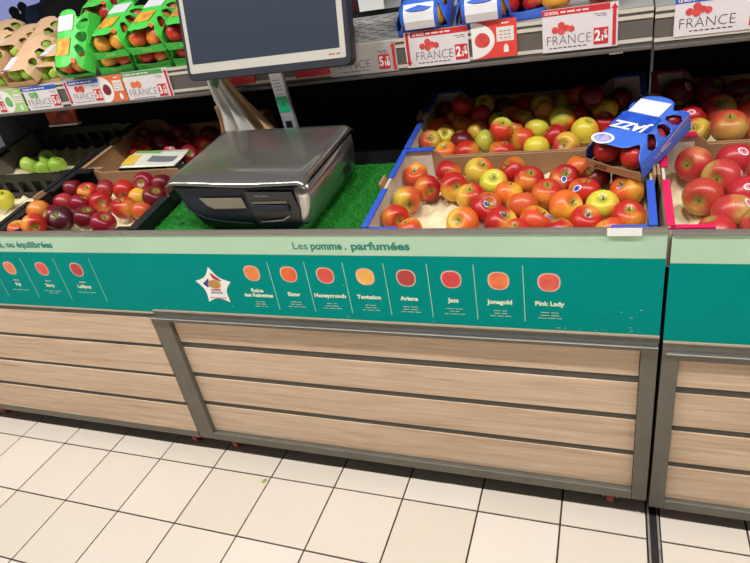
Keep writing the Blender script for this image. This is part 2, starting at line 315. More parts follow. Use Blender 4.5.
APPLES={
'FB':[(1.6203,0.3387,0.8623,0.0364,'orange',None,None,''),
(1.6693,0.2712,0.852,0.0362,'red',(0.58,-0.81,-0.07),None,''),
(1.6287,0.2103,0.845,0.0384,'gold',(0.49,-0.85,-0.21),None,''),
(1.6208,0.1261,0.8309,0.0369,'redorange',(0.68,-0.73,0.11),None,''),
(1.6709,0.0817,0.8196,0.032,'orange',None,None,''),
(1.7131,0.3454,0.8641,0.0373,'red',None,None,''),
(1.7428,0.2683,0.8537,0.0385,'redgold',(0.5,-0.81,0.31),None,''),
(1.7974,0.3418,0.8657,0.0395,'gold',None,None,''),
(1.8443,0.284,0.8545,0.0369,'greenyellow',(0.15,-0.59,0.79),None,''),
(1.8866,0.3426,0.8635,0.0371,'red',None,None,''),
(1.934,0.2857,0.8562,0.0384,'red',(0.22,-0.34,0.91),None,''),
(1.7972,0.2185,0.8448,0.037,'redgold',None,None,''),
(1.8892,0.2285,0.8455,0.0362,'orangegold',None,None,''),
(1.8455,0.1611,0.8385,0.0394,'red',None,(0.17,-0.67,0.72),'b'),
(1.7996,0.099,0.8293,0.0395,'orangegold',(-0.2,-0.76,0.62),None,''),
(1.8896,0.0983,0.8288,0.039,'redgold',None,(0.29,-0.28,0.91),'b'),
(1.9303,0.1675,0.8394,0.0388,'gold',None,None,''),
(1.9679,0.1023,0.8287,0.0384,'orange',None,(0.93,0.0,0.36),'b'),
(1.9825,0.2219,0.8469,0.0382,'redorange',(0.12,-0.3,0.95),None,''),
(2.0186,0.2867,0.8564,0.0378,'red',None,(0.06,-0.9,0.43),'b'),
(2.0682,0.2271,0.8469,0.0374,'redorange',None,(-0.41,-0.72,0.56),'b'),
(2.0293,0.1619,0.8388,0.0395,'orangegold',(0.64,-0.49,0.59),None,''),
(2.076,0.1033,0.828,0.0373,'redorange',None,(0.2,-0.53,0.83),'b'),
(2.1099,0.1677,0.8372,0.037,'greenyellow',(-0.01,-0.5,0.86),None,''),
(2.0528,0.3487,0.8618,0.0343,'orangegold',None,None,''),
(2.0938,0.2937,0.8553,0.0356,'darkred',None,None,''),
(2.1617,0.2213,0.8476,0.0395,'orange',None,(-0.48,-0.53,0.7),'b'),
(2.1635,0.1176,0.8303,0.0377,'redorange',(0.08,-0.43,0.9),None,''),
(2.1622,0.2933,0.853,0.0338,'darkred',None,None,''),
(2.023,0.0603,0.8253,0.032,'red',None,None,''),
(2.1277,0.0588,0.826,0.032,'orange',None,None,''),
(1.9338,0.042,0.8325,0.032,'redorange',None,None,'')],
'RB':[(1.6172,0.6399,0.9091,0.0332,'orange',None,None,''),
(1.6175,0.5317,0.8971,0.0335,'gold',(0.25,-0.65,0.71),None,''),
(1.651,0.5869,0.8954,0.0321,'yellow',None,None,''),
(1.7118,0.5337,0.8909,0.0356,'darkred',None,None,''),
(1.6954,0.6337,0.9043,0.0341,'orangegold',None,None,''),
(1.6519,0.6938,0.9114,0.032,'red',None,None,''),
(1.6757,0.479,0.8793,0.032,'orangegold',None,None,''),
(1.7414,0.4656,0.881,0.036,'redorange',None,None,''),
(1.7516,0.5899,0.8984,0.0347,'redgold',(0.65,-0.54,0.54),None,''),
(1.7887,0.5182,0.8891,0.0362,'greengold',None,None,''),
(1.8428,0.4472,0.8788,0.0366,'redorange',None,None,''),
(1.7536,0.6482,0.9317,0.0328,'red',None,None,''),
(1.811,0.6232,0.9124,0.0336,'yellow',None,None,''),
(1.8374,0.4924,0.9314,0.0339,'greengold',(0.3,-0.35,0.89),None,''),
(1.8776,0.6387,0.9069,0.036,'orangegold',None,None,''),
(1.924,0.5805,0.8983,0.0361,'greenyellow',None,None,''),
(1.8881,0.5172,0.8898,0.0372,'orange',None,None,''),
(1.9348,0.4629,0.8813,0.036,'yellow',None,None,''),
(1.9765,0.5279,0.8894,0.0351,'red',None,None,''),
(2.0129,0.4674,0.8824,0.0369,'redgold',(-0.21,-0.87,0.45),None,''),
(1.9948,0.5908,0.92,0.0383,'greengold',None,None,''),
(2.0275,0.6547,0.9087,0.0354,'red',None,None,''),
(2.0572,0.5521,0.8956,0.0378,'yellow',None,None,''),
(2.1066,0.6781,0.9131,0.0363,'yellow',None,None,''),
(2.106,0.6007,0.8976,0.0322,'red',None,None,''),
(1.9443,0.6415,0.927,0.0347,'orange',None,None,''),
(1.9266,0.7067,0.9319,0.034,'yellow',None,None,''),
(1.9809,0.7477,0.9229,0.0356,'gold',None,None,''),
(1.875,0.749,0.922,0.0345,'red',None,None,''),
(1.8371,0.694,0.9133,0.0339,'orange',None,None,''),
(2.0709,0.641,0.9611,0.0351,'darkred',None,None,''),
(2.1476,0.7476,0.923,0.0357,'darkred',None,None,''),
(1.8544,0.5752,0.9047,0.0326,'red',None,None,''),
(1.6187,0.7478,0.9288,0.0347,'darkred',None,None,''),
(1.6912,0.6726,0.9591,0.0343,'redorange',None,None,''),
(1.7032,0.7506,0.9257,0.0324,'gold',None,None,''),
(1.7524,0.7124,0.945,0.0337,'yellow',None,None,''),
(1.8018,0.7499,0.9214,0.0337,'darkred',None,None,''),
(2.0319,0.7099,0.9484,0.0338,'orange',None,None,'')],
'PF':[(2.309,0.3309,0.8662,0.0418,'pinkred',(-0.59,-0.74,0.3),None,''),
(2.3951,0.3395,0.8681,0.0425,'pinkred',None,(0.19,-0.64,0.74),'w'),
(2.3587,0.265,0.857,0.0425,'pinkgreen',(-0.51,-0.84,0.21),(0.91,-0.34,0.25),'w'),
(2.3148,0.1879,0.8454,0.0425,'pinkgold',(-0.4,-0.91,0.03),None,''),
(2.3997,0.1939,0.8455,0.0417,'pinkred',None,(-0.09,-0.69,0.72),'w'),
(2.363,0.1205,0.8351,0.0423,'pinkgreen',None,(0.58,-0.41,0.7),'w'),
(2.3234,0.0503,0.8241,0.0403,'pinkred',None,None,''),
(2.402,0.05,0.8444,0.04,'pinkred',None,None,''),
(2.4475,0.2596,0.8551,0.0413,'pinkred',None,None,'')],
'PR':[(2.3882,0.614,0.9093,0.0425,'pinkgreen',None,None,''),
(2.3909,0.4479,0.9136,0.0425,'pinkgold',(-0.03,-0.34,0.94),None,''),
(2.4717,0.6195,0.9102,0.0425,'pinkred',None,None,''),
(2.3221,0.5733,0.9056,0.0364,'red',None,(-0.12,-0.76,0.63),'w'),
(2.3299,0.5057,0.8878,0.035,'gold',None,None,''),
(2.3027,0.7403,0.928,0.0421,'darkred',None,(0.5,-0.64,0.59),'w'),
(2.3851,0.7411,0.9274,0.0415,'darkred',None,None,''),
(2.4526,0.6968,0.9286,0.0405,'darkred',None,None,''),
(2.4577,0.4887,0.8889,0.0408,'pinkred',None,None,'')],
'LF':[(0.3982,0.2978,0.8807,0.0342,'darkred',None,None,''),
(0.4649,0.2916,0.867,0.0352,'redorange',None,None,''),
(0.5308,0.3044,0.8714,0.0332,'crimson',None,None,''),
(0.5979,0.3189,0.8602,0.0374,'redorange',None,None,''),
(0.6666,0.3439,0.8714,0.0377,'crimson',(0.33,-0.84,0.44),None,''),
(0.7367,0.3475,0.8669,0.0338,'darkred',None,None,''),
(0.4111,0.2295,0.8569,0.0346,'crimson',None,None,''),
(0.484,0.2275,0.8536,0.0341,'crimson',None,None,''),
(0.5537,0.2437,0.8483,0.0367,'red',(0.81,-0.54,0.22),None,''),
(0.6878,0.2022,0.8447,0.0395,'red',None,None,''),
(0.7668,0.2613,0.8536,0.0395,'darkred',None,None,''),
(0.6833,0.281,0.8495,0.032,'yellow',None,None,''),
(0.762,0.1932,0.8363,0.032,'gold',None,None,''),
(0.4755,0.1234,0.8556,0.0395,'darkred',None,None,''),
(0.5452,0.0892,0.861,0.0395,'vdark',None,None,''),
(0.6193,0.1117,0.8535,0.0395,'darkred',None,None,''),
(0.6936,0.0954,0.8409,0.0388,'crimson',(0.62,-0.03,0.78),None,''),
(0.4015,0.1352,0.8682,0.0376,'redorange',None,None,''),
(0.468,0.0476,0.8606,0.0376,'redorange',(0.82,-0.57,0.02),None,''),
(0.3984,0.0446,0.8446,0.0345,'orange',None,None,'')],
'LR':[(0.4535,0.6129,0.9063,0.0395,'red',None,None,''),
(0.5046,0.6893,0.9186,0.0389,'darkred',None,None,''),
(0.4283,0.6852,0.9302,0.0395,'darkred',None,None,''),
(0.6203,0.5945,0.901,0.0368,'red',None,(0.46,-0.75,0.47),'w'),
(0.6383,0.6644,0.912,0.0373,'crimson',None,None,''),
(0.7138,0.5537,0.8943,0.0358,'crimson',(0.69,-0.61,0.39),None,''),
(0.7371,0.6215,0.9062,0.038,'red',(0.65,-0.75,0.12),None,''),
(0.7137,0.7057,0.9184,0.0375,'darkred',None,None,''),
(0.5538,0.745,0.9294,0.0373,'darkred',None,None,'')],
'GR':[(-0.0256,0.6066,0.9012,0.035,'green',(0.74,-0.43,0.51),None,''),
(-0.0817,0.5544,0.8931,0.0348,'green',None,None,''),
(0.0229,0.5311,0.8889,0.034,'green',None,None,''),
(0.0904,0.5379,0.8908,0.035,'green',None,None,'')],
'GL':[(0.065,0.2765,0.8559,0.0395,'greenyellow',None,None,'')],
}

# ---------------------------------------------------------------- floor
TILE = .225; GX, GY = -.0023, -.0601
gm = mat('dark grout', (70,56,44), .8, 0, .2, 30)
fl = MB().box(-4.2, 5.0, -6.0, 7.0, -.05, -.0025).build('floor', gm); structure(fl)
tm = []
for k, c in enumerate(((226,213,197),(222,209,192),(229,217,203),(225,211,197))):
    t_ = MB().box(.0026, TILE-.0026, .0026, TILE-.0026, -.02, 0)
    tm.append(t_.mesh('floor_tile', mat('cream floor tile %d' % k, c, .32, 0, .05, 3)))
for i in range(-9, 14):
    for j in range(-5, 4):
        x = GX+i*TILE
        if i == 9:   # cut for the joint strip
            for xa, xb in ((x+.0026, 2.236),):
                MB().box(xa, xb, GY+j*TILE+.0026, GY+(j+1)*TILE-.0026, -.02, 0).build('floor_tile', tm[0].materials[0], fl)
            continue
        if i == 10:
            MB().box(2.2725, x+TILE-.0026, GY+j*TILE+.0026, GY+(j+1)*TILE-.0026, -.02, 0).build('floor_tile', tm[0].materials[0], fl)
            continue
        xs = x
        o = bpy.data.objects.new('floor_tile', random.choice(tm)); C.objects.link(o); o.parent = fl
        o.location = (xs, GY+j*TILE, random.uniform(-.0004, .0004))
far = MB().box(-4.2, 5.0, GY+4*TILE+.002, 7.0, -.02, -.001).build('floor_far', tm[1].materials[0]); structure(far); far.name = 'floor_strip'
near = MB().box(-4.2, 5.0, -6, GY-5*TILE-.002, -.02, -.001).build('floor_aisle', tm[0].materials[0]); structure(near)
fr = MB().box(-4.2, GX-9*TILE-.002, GY-5*TILE, GY+4*TILE, -.02, -.001).build('floor_margin', tm[1].materials[0]); structure(fr)
# expansion joint running towards the display
J = MB().box(2.238, 2.271, -1.25, .5, -.015, .0015).build('trim_1', mat('worn black joint strip', (44,42,40), .6, .2, .45, 60)); structure(J)
for x in (2.2405, 2.2635): MB().box(x, x+.005, -1.25, .5, .0016, .004).build('joint_edge', mat('scraped aluminium', (168,162,150), .5, .2, .5, 40), J)
tag(MB().poly([(1.0985,-.085,.003),(1.108,-.088,.004),(1.112,-.079,.009),(1.104,-.074,.003)]).poly([(1.104,-.074,.003),(1.112,-.079,.009),(1.114,-.071,.004)]).build('leaf_scrap', mat('leaf green', (150,190,70), .6), solid=.0006), 'tiny green leaf scrap lying on the cream floor tile', 'leaf')

# ---------------------------------------------------------------- display stands
def bars(mb, x, z, widths, h, y, gap=.0035):
    """tiny unreadable print: a run of word-long bars centred on x"""
    tot = sum(widths)+gap*(len(widths)-1); a = x-tot/2
    for w_ in widths:
        mb.poly([(a, y, z), (a+w_, y, z), (a+w_, y, z+h), (a, y, z+h)]); a += w_+gap
def caster(parent, x):
    c = MB(); n = 20
    c.loft([[(x+s_*.010, .054+.027*math.cos(2*PI*k/n), .0275+.027*math.sin(2*PI*k/n)) for k in range(n)] for s_ in (-1, 1)])
    o = c.build('caster', mat('red caster tyre', (140,48,42), .5), parent, bevel=.003, auto=True)
    MB().loft([[(x+a, y, z) for a, z in ((-.02,.022),(-.014,.022),(-.014,.068),(.014,.068),(.014,.022),(.02,.022),(.02,.076),(-.02,.076))] for y in (.038, .062)]).build('fork', STEEL, o)
def apple_pic(parent, x, z, c1, c2, r=.024):
    y = -.0007
    p = MB(); pts = []
    def outline(k, s_):
        return [(x+s_*.90*k*math.copysign(abs(math.cos(a))**.82, math.cos(a))*(1+.05*math.sin(a)), s_*k*.88*math.copysign(abs(math.sin(a))**.82, math.sin(a))+z) for a in [2*PI*q/28 for q in range(28)]]
    p.poly([(a, y, b) for a, b in outline(r, 1.12)])
    b_ = p.build('apple_picture', mat('cutout rim print', (214,190,176), .5), parent)
    m = bpy.data.materials.get('pic%s%s' % (c1, c2))
    if not m:
        m = mat('pic%s%s' % (c1, c2), c1, .45, 0, .0, 16, col2=c2)
    MB().poly([(a, y-.0005, b) for a, b in outline(r, .98)]).build('printed_skin', m, b_)
def sign(parent, x0, x1, z0, z1, zsplit):
    sp = MB().box(x0, x1, 0, .014, z0, z1).build('sign_panel', TEAL, parent)
    MB().poly([(x0, -.0004, zsplit), (x1, -.0004, zsplit), (x1, -.0004, z1-.001), (x0, -.0004, z1-.001)]).build('header_band', LEAF, sp)
    MB().box(x0, x1, -.004, .006, z1, z1+.012).build('metal_edge', mat('dull metal edge', (134,128,122), .35, .3, .2, 12, stretch=(.3, 1, 6)), parent, bevel=.002)
    MB().box(x0, x1, -.003, .004, z0-.004, z0+.001).build('lower_trim', mat('beige trim strip', (176,160,136), .5), parent)
    return sp
def planks(parent, x0, x1, levels, y):
    for a, b in levels:
        o = MB().box(x0, x1, y, y+.012, a, b).build('plank', WOOD, parent, bevel=.0008)
LV = [(.472, .566), (.352, .450), (.232, .333), (.102, .213)]
# centre stand
ds = thing('display_stand', 'centre display stand with eight named apples on its teal sign and four pale wood planks', 'display stand', (0, 0, 0))
sp = sign(ds, .853, 2.2335, .600, .850, .792)
MB().box(.83, 2.234, .019, .045, .08, .74).build('backing_panel', FRAMED, ds)
MB().box(.832, .893, 0, .03, .072, .574).build('post', FRAME, ds, bevel=.002)
MB().box(2.199, 2.234, 0, .03, .072, .574).build('post', FRAME, ds, bevel=.002)
MB().box(.893, 2.199, 0, .03, .071, .101).build('bottom_rail', FRAME, ds, bevel=.002)
MB().box(.832, 2.234, -.001, .03, .556, .574).build('top_rail', FRAME, ds, bevel=.002)
MB().box(.835, 2.232, -.014, .02, .5745, .579).build('polished_lip', CHROME, ds, bevel=.001)
MB().box(.832, 2.234, .001, .03, .579, .598).build('gap_strip', FRAME, ds)  # grey steel strip between the sign and the top rail
planks(ds, .894, 2.198, LV[1:] + [(.472, .555)], .0155)
for x in (.938, 2.148): caster(ds, x)
# left stand (planks sit flush)
dl = thing('display_stand', 'left display stand with flush wood planks below a teal sign naming three apples', 'display stand', (0, 0, 0))
dl.name = 'display_stand'
sl_ = sign(dl, -.62, .8525, .590, .850, .792)
MB().box(-.62, .829, .003, .045, .08, .74).build('backing_panel', FRAMED, dl)
MB().box(-.62, .829, 0, .03, .570, .5895).build('top_rail', FRAMED, dl)
MB().box(-.62, .829, -.001, .03, .071, .098).build('bottom_rail', FRAME, dl, bevel=.002)
planks(dl, -.62, .829, [(.468, .569), (.349, .453), (.231, .334), (.099, .213)], -.0015)
caster(dl, .768); caster(dl, -.2)
# right stand
dr = thing('display_stand', 'right display stand, its teal sign bare of pictures, beside the floor joint', 'display stand', (0, 0, 0))
sr_ = sign(dr, 2.2415, 3.65, .588, .844, .782)
MB().box(2.242, 3.65, .016, .045, .07, .74).build('backing_panel', FRAMED, dr)
MB().box(2.2415, 2.2765, 0, .03, .052, .566).build('post', FRAME, dr, bevel=.002)
MB().box(2.2765, 3.65, 0, .03, .052, .082).build('bottom_rail', FRAME, dr, bevel=.002)
MB().box(2.2415, 3.65, -.001, .03, .536, .556).build('top_rail', FRAME, dr, bevel=.002)
MB().box(2.248, 3.65, -.008, .02, .5565, .561).build('polished_lip', CHROME, dr, bevel=.001)
MB().box(2.242, 3.65, .001, .03, .561, .586).build('gap_strip', FRAME, dr)
planks(dr, 2.2775, 3.65, [(.453, .535), (.333, .432), (.213, .314), (.083, .194)], .012)
caster(dr, 2.329); caster(dr, 3.2)
# sloping decks and inner sides under the crates
for st, x0, x1 in ((dl, -.62, .829), (ds, .833, 2.2335), (dr, 2.242, 3.65)):
    d_ = MB(); a = [TP(0, .03, 0), TP(0, .90, 0), TP(0, .90, -.012), TP(0, .03, -.012)]
    d_.loft([[(x, p.y, p.z) for p in a] for x in (x0, x1)]); d_.build('deck', VBLACK, st)
    MB().box(x0, x1, .902, .915, .02, 1.30).build('back_panel', VBLACK, st)
    MB().box(x0, x0+.01, .046, .90, .08, .74).build('side_panel', FRAMED, st); MB().box(x1-.01, x1, .046, .90, .08, .74).build('side_panel', FRAMED, st)

# print on the centre sign
t1 = MB(); text_fit(t1, 'Les', .0285, 1.385, 1.427, -.0009, .8085, .0002); text_fit(t1, 'pomme', .0285, 1.435, 1.520, -.0009, .8085, .0010)
text_fit(t1, '.', .0285, 1.527, 1.532, -.0009, .8085, .0010); text_fit(t1, 'parfumées', .0285, 1.544, 1.693, -.0009, .8085, .0010)
t1.build('lettering', TEALINK, sp)
names = [(1.241, 'Reine\ndes Reinettes', (238,150,70), (226,110,60)), (1.352, 'Elstar', (214,50,36), (230,110,50)), (1.457, 'Honeycrunch', (206,50,50), (226,90,70)),
         (1.566, 'Tentation', (238,190,90), (236,140,60)), (1.672, 'Ariane', (140,34,36), (180,50,46)), (1.783, 'Jazz', (205,44,50), (224,80,64)),
         (1.893, 'Jonagold', (222,60,44), (238,150,70)), (2.004, 'Pink Lady', (216,56,56), (234,120,90))]
rnd = random.Random(3)
FADED = mat('faded cream print', (150,200,180), .5); DIV = mat('pale divider print', (140,200,178), .5)
for k, (x, n, c1, c2) in enumerate(names):
    zc = .735 - .0008*k
    apple_pic(sp, x, zc, c1, c2, .0245)
    ls = n.split('\n'); z = .668 if len(ls) == 1 else .676; nm = MB(); sm = MB()
    for q, l in enumerate(ls): text_mb(nm, l, .0165, FR(x, -.0009, z-q*.015), .0007, 'CENTER', 1.0)
    for q in range(3): bars(sm, x, .648-q*.0075-(.004 if len(ls) > 1 else 0), [rnd.uniform(.008, .02) for _ in range(2+(q == 2))], .0024, -.0009)
    nm.build('lettering', CREAM, sp); sm.build('small_print', FADED, sp)
    if k < 7:
        xm = (x+names[k+1][0])/2; MB().poly([(xm-.0011, -.0009, .622), (xm+.0011, -.0009, .622), (xm+.0011, -.0009, .772), (xm-.0011, -.0009, .772)]).build('divider_line', DIV, sp)
# scuffs of worn print
sc = MB()
for _ in range(26):
    x = rnd.choice((rnd.uniform(2.0, 2.2), rnd.uniform(.9, 2.2))); z = .606+rnd.uniform(0, .004) if rnd.random() < .6 else rnd.uniform(.61, .77); q = rnd.uniform(.001, .003)
    sc.poly([(x, -.0008, z), (x+q*2.4, -.0008, z+q*.2), (x+q*1.8, -.0008, z+q*.8), (x+q*.2, -.0008, z+q*.6)])
sc.build('scuff', mat('scuffed print', (150,190,175), .6), sp)['kind'] = 'stuff'
# five-pointed growers' emblem
def star_pts(cx, cz, s_):
    P = [(-.056, .010), (.0065, .058), (.062, .014), (.040, -.056), (-.037, -.056)]
    P = [(-.058, .012), (0, .058), (.058, .012), (.036, -.056), (-.036, -.056)]
    out = []
    for k in range(5):
        a, b = P[k], P[(k+1) % 5]
        for t in range(6):
            t /= 6; x = a[0]*(1-t)+b[0]*t; z = a[1]*(1-t)+b[1]*t; d = 1-.62*t*(1-t)*1.5
            out.append((cx+x*d*s_, cz+z*d*s_))
    return out
X0, ZS = 1.106, .694
em = MB().poly([(x, -.0007, z) for x, z in star_pts(X0, ZS, 1)]).build('growers_emblem', WHITE, sp)
def ep(name, pts, m, dy=-.0012): return MB().poly([(X0+x, dy, ZS+z) for x, z in pts]).build(name, m, em)
ep('emblem_red', [(-.002, .040), (.006, .036), (.030, .014), (.024, .012), (.010, .018), (.002, .022)], mat('emblem red', (190,40,50), .5))
ep('emblem_blue', [(-.036, .004), (-.012, .022), (-.014, .012), (-.020, .002), (-.018, -.006), (-.024, -.008)], mat('emblem blue', (44,56,130), .5))
ep('emblem_apple', [(.002+.021*math.cos(a), .003+.014*math.sin(a)) for a in [2*PI*k/18 for k in range(18)]], mat('emblem apple', (222,96,60), .5, col2=(150,160,70), scale=60))
tt = MB(); text_mb(tt, 'POMMES', .0085, FR(X0+.001, -.0012, ZS-.0185), .0004); tt.build('emblem_lettering', mat('emblem red ink', (196,70,74), .5), em)
tt = MB(); text_mb(tt, 'DE FRANCE', .0075, FR(X0+.001, -.0012, ZS-.0275), .0003); tt.build('emblem_lettering', mat('emblem blue ink', (70,84,140), .5), em)
bb = MB(); 
for k in range(9): bb.poly([(X0-.026+k*.006, -.0012, ZS-.042+.0016*abs(k-4)*-.6), (X0-.022+k*.006, -.0012, ZS-.042), (X0-.022+k*.006, -.0012, ZS-.0395), (X0-.026+k*.006, -.0012, ZS-.0395)])
bb.build('emblem_border', mat('emblem red ink', (196,70,74)), em)
# left sign print
t1 = MB(); text_fit(t1, 'es, ou équilibrées', .0285, .325, .566, -.0009, .8085, .0010); t1.build('lettering', TEALINK, sl_)
for k, (x, top, n, c1, c2) in enumerate(((.054, 'Rouge', 'Gala', (214,60,50), (236,150,80)), (.195, 'Rouge', 'Braeburn', (190,44,44), (226,110,70)), (.335, 'Sucrée', 'Fuji', (206,70,54), (232,140,80)), (.476, 'Sucrée', 'Story', (200,40,50), (226,90,74)), (.620, 'Juteuse', 'Lollipop', (150,28,46), (196,60,56)))):
    apple_pic(sl_, x, .733, c1, c2, .0245); nm = MB(); sm = MB(); dv = MB()
    t_ = MB(); text_mb(t_, top, .008, FR(x, -.0009, .687), .0002); t_.build('small_lettering', CREAM, sl_)['kind'] = 'stuff'; text_mb(nm, n, .0165, FR(x, -.0009, .668), .0007)
    bars(sm, x, .651, [.018, .022, .026], .0024, -.0009)
    if k == 3: bars(sm, x, .643, [.02, .018], .0024, -.0009)
    dv.poly([(x+.066, -.0009, .622), (x+.068, -.0009, .622), (x+.068, -.0009, .772), (x+.066, -.0009, .772)])
    nm.build('lettering', CREAM, sl_); sm.build('small_print', FADED, sl_); dv.build('divider_line', DIV, sl_)
# white shelf tag on the metal edge
st_ = MB().box(2.121, 2.186, -.0062, -.0042, .8465, .8635).build('shelf_tag', WHITE); tag(st_, 'blank white paper tag stuck on the metal edge below the blue crate', 'tag')

# ---------------------------------------------------------------- upper shelves with price rails
SLOPE = .17; YR = .45
def shelf(name_label, x0, x1, zoff, slots):
    s_ = thing('upper_shelf', name_label, 'shelf', (0, 0, 0))
    z = 1.203+zoff
    mb = MB(); th = .004
    def P(x, d, dz=0): return (x, YR+.006+d, z+.004+d*SLOPE+dz)
    if slots:
        a, b = slots; x = a
        rows = 13; d = .012; r0 = .012
        mb.poly([P(x0, 0), P(a, 0), P(a, .45), P(x0, .45)]); mb.poly([P(b, 0), P(x1, 0), P(x1, .45), P(b, .45)]); mb.poly([P(a, 0), P(b, 0), P(b, .012), P(a, .012)])
        for r_ in range(rows):
            d0 = .012+r_*.0165; mb.poly([P(a, d0), P(b, d0), P(b, d0+.011), P(a, d0+.011)])
            off = (0, .0287, .0144, .043)[r_ % 4]; x = a+off; prev = a
            while x+.022 < b:
                mb.poly([P(prev, d0+.011), P(x, d0+.011), P(x, d0+.0165), P(prev, d0+.0165)]); prev = x+.026; x += .057
            mb.poly([P(prev, d0+.011), P(b, d0+.011), P(b, d0+.0165), P(prev, d0+.0165)])
        dl_ = .012+rows*.0165; mb.poly([P(a, dl_), P(b, dl_), P(b, .45), P(a, .45)])
        MB().poly([P(a, 0, -.006), P(b, 0, -.006), P(b, .45, -.006), P(a, .45, -.006)]).build('underside', VBLACK, s_)
    else: mb.poly([P(x0, 0), P(x1, 0), P(x1, .45), P(x0, .45)])
    mb.build('shelf_board', mat('perforated light grey metal', (190,188,184), .5, .3, .12, 10), s_)
    MB().poly([P(x0, .0, -.014), P(x0, .45, -.014), P(x1, .45, -.014), P(x1, .0, -.014)]).build('shelf_soffit', VBLACK, s_)
    R = MB().box(x0, x1, YR, YR+.006, z-.088, z+.006).build('price_rail', mat('grey price rail', (104,98,92), .5, .2, .12, 20), s_)
    for za, zb in ((-.003, .006), (-.018, -.010), (-.070, -.062)): MB().box(x0, x1, YR-.003, YR, z+za, z+zb).build('rail_groove', mat('ivory rail strip', (206,198,184), .45), R)
    MB().box(x0, x1, YR-.010, YR+.02, z-.088, z-.078).build('rail_lip', mat('grey price rail', ()), R, bevel=.002)
    for x in (x0+.004, x1-.012): MB().box(x, x+.008, YR+.01, .90, z-.06, z-.01).build('bracket', BLACK, s_)
    return s_
shelf('long upper shelf above the scale, its rail full of price labels, partly bare', -.62, 2.209, 0, (1.15, 1.615))
shelf('upper shelf at the right with a dark grey rail above the pink crates', 2.213, 3.65, -.004, None)

def arrow(mb, x, z0, z1, up, w_=.004):
    y = -.0011
    if up: mb.poly([(x-w_, y, z0), (x+w_, y, z0), (x+w_, y, z1-.012), (x-w_, y, z1-.012)]); mb.poly([(x-w_*2, y, z1-.012), (x+w_*2, y, z1-.012), (x, y, z1-.001)])
    else: mb.poly([(x-w_, y, z0+.012), (x+w_, y, z0+.012), (x+w_, y, z1), (x-w_, y, z1)]); mb.poly([(x-w_*2, y, z0+.012), (x, y, z0+.001), (x+w_*2, y, z0+.012)])
def price_label(x0, x1, z0, z1, head, fruit, price, label, arr=None, kind='bunch', dim=False):
    W, H = x1-x0, z1-z0
    card = MB().box(0, W, 0, .0012, 0, H).build('price_label', mat('white paper in painted shade', (176,170,168), .6) if dim else mat('white paper card', (224,218,220), .5))  # dim card: shade painted into the white paper's colour
    card.location = (x0, YR-.0052, z0); tag(card, label, 'price label', 'price labels along the shelf rail')
    a0, a1 = 0, W
    if arr:
        r_ = MB(); 
        if 'l' in arr[0]: arrow(r_, .008, .003, H-.002, arr[1] == 'u'); a0 = .018
        else: arrow(r_, W-.008, .003, H-.002, arr[1] == 'u'); a1 = W-.018
        r_.build('red_arrow', RED, card)
    if head:
        MB().poly([(a0, -.0006, H-.015), (a1, -.0006, H-.015), (a1, -.0006, H-.001), (a0, -.0006, H-.001)]).build('header_band', head, card)
        t = MB(); text_mb(t, 'LE BON,', .009, FR(a0+.006, -.0010, H-.0115), .0005, 'LEFT'); bars(t, a0+.075, H-.0105, [.012, .018, .01, .014], .004, -.0010); t.build('header_lettering', mat('soft white print', (236,214,210), .5), card)
    t = MB(); w_ = a1-a0; pw = .036
    text_mb(t, 'FRANCE', .0315, FR(a0+.008, -.0008, .0165), -.0007, 'LEFT', min(1, (w_-pw-.012)/.118)); 
    bars(t, a0+.008+(w_-pw-.016)/2, .0085, [.006]+[.008]*7, .0022, -.0008)
    bars(t, a1-.022, H-.0225, [.01, .014], .0012, -.0008); bars(t, a1-.018, H-.027, [.008, .01], .0012, -.0008)
    t.build('lettering', INK, card)
    fc = a0+.045; fz = .052
    bs = MB(); offs = ((0, .0085, .0085), (-.015, -.001, .008), (.0, -.004, .009), (.012, .002, .0075), (.023, -.001, .0075)) if kind == 'bunch' else ((-.011, 0, .011), (.009, -.001, .012))
    for k, (dx, dz, rr) in enumerate(offs): bs.poly([(fc+dx+rr*math.cos(q), -.0008-k*.0001, fz+dz+rr*math.sin(q)) for q in [2*PI*i/14 for i in range(14)]])
    bs.build('apple_picture', fruit, card)
    ps = MB().poly([(a1-pw, -.0006, .008), (a1-.003, -.0006, .008), (a1-.003, -.0006, .046), (a1-pw, -.0006, .046)]).build('price_square', RED, card)
    t = MB(); text_mb(t, price[0], .034, FR(a1-pw+.002, -.0012, .017), .0012, 'LEFT', .8); text_mb(t, price[1], .017, FR(a1-.0045, -.0012, .0165), .0010, 'RIGHT', .9); text_mb(t, '€', .012, FR(a1-.0095, -.0012, .031), .0006)
    t.build('price_lettering', WHITE, ps)
    return card
REDF = mat('red fruit print', (196,44,50), .5, col2=(226,90,84), scale=60); GRF = mat('green fruit print', (96,166,90), .5, col2=(140,190,110), scale=60); ORF = mat('orange fruit print', (222,92,56), .5, col2=(236,140,90), scale=60)
DRF = mat('dark red fruit print', (120,34,48), .5)
price_label(-.10, .079, 1.122, 1.205, None, REDF, ('5', '10'), 'white price label cut off at the left end of the rail')
price_label(.187, .345, 1.124, 1.205, PRBLUE, GRF, ('5', '10'), 'white price label with green apple drawing under the brown apple packs', kind='pair')
price_label(.384, .537, 1.126, 1.207, PRBLUE, REDF, ('5', '10'), 'white price label with blue header, two red apples and a red arrow on its left', ('l', 'd'), kind='pair')
price_label(.64, .821, 1.119, 1.212, PRGREEN, ORF, ('3', '10'), 'white price label with green header and orange apples, left of the monitor', ('r', 'u'), kind='pair')
price_label(1.375, 1.578, 1.128, 1.205, None, REDF, ('5', '10'), 'price label greyed by painted shade just right of the monitor pole, arrow at its right', ('r', 'u'), dim=True)
price_label(1.604, 1.775, 1.131, 1.221, RED, REDF, ('2', '19'), 'white price label with red header and down arrow below the first blue pack', ('l', 'd'))
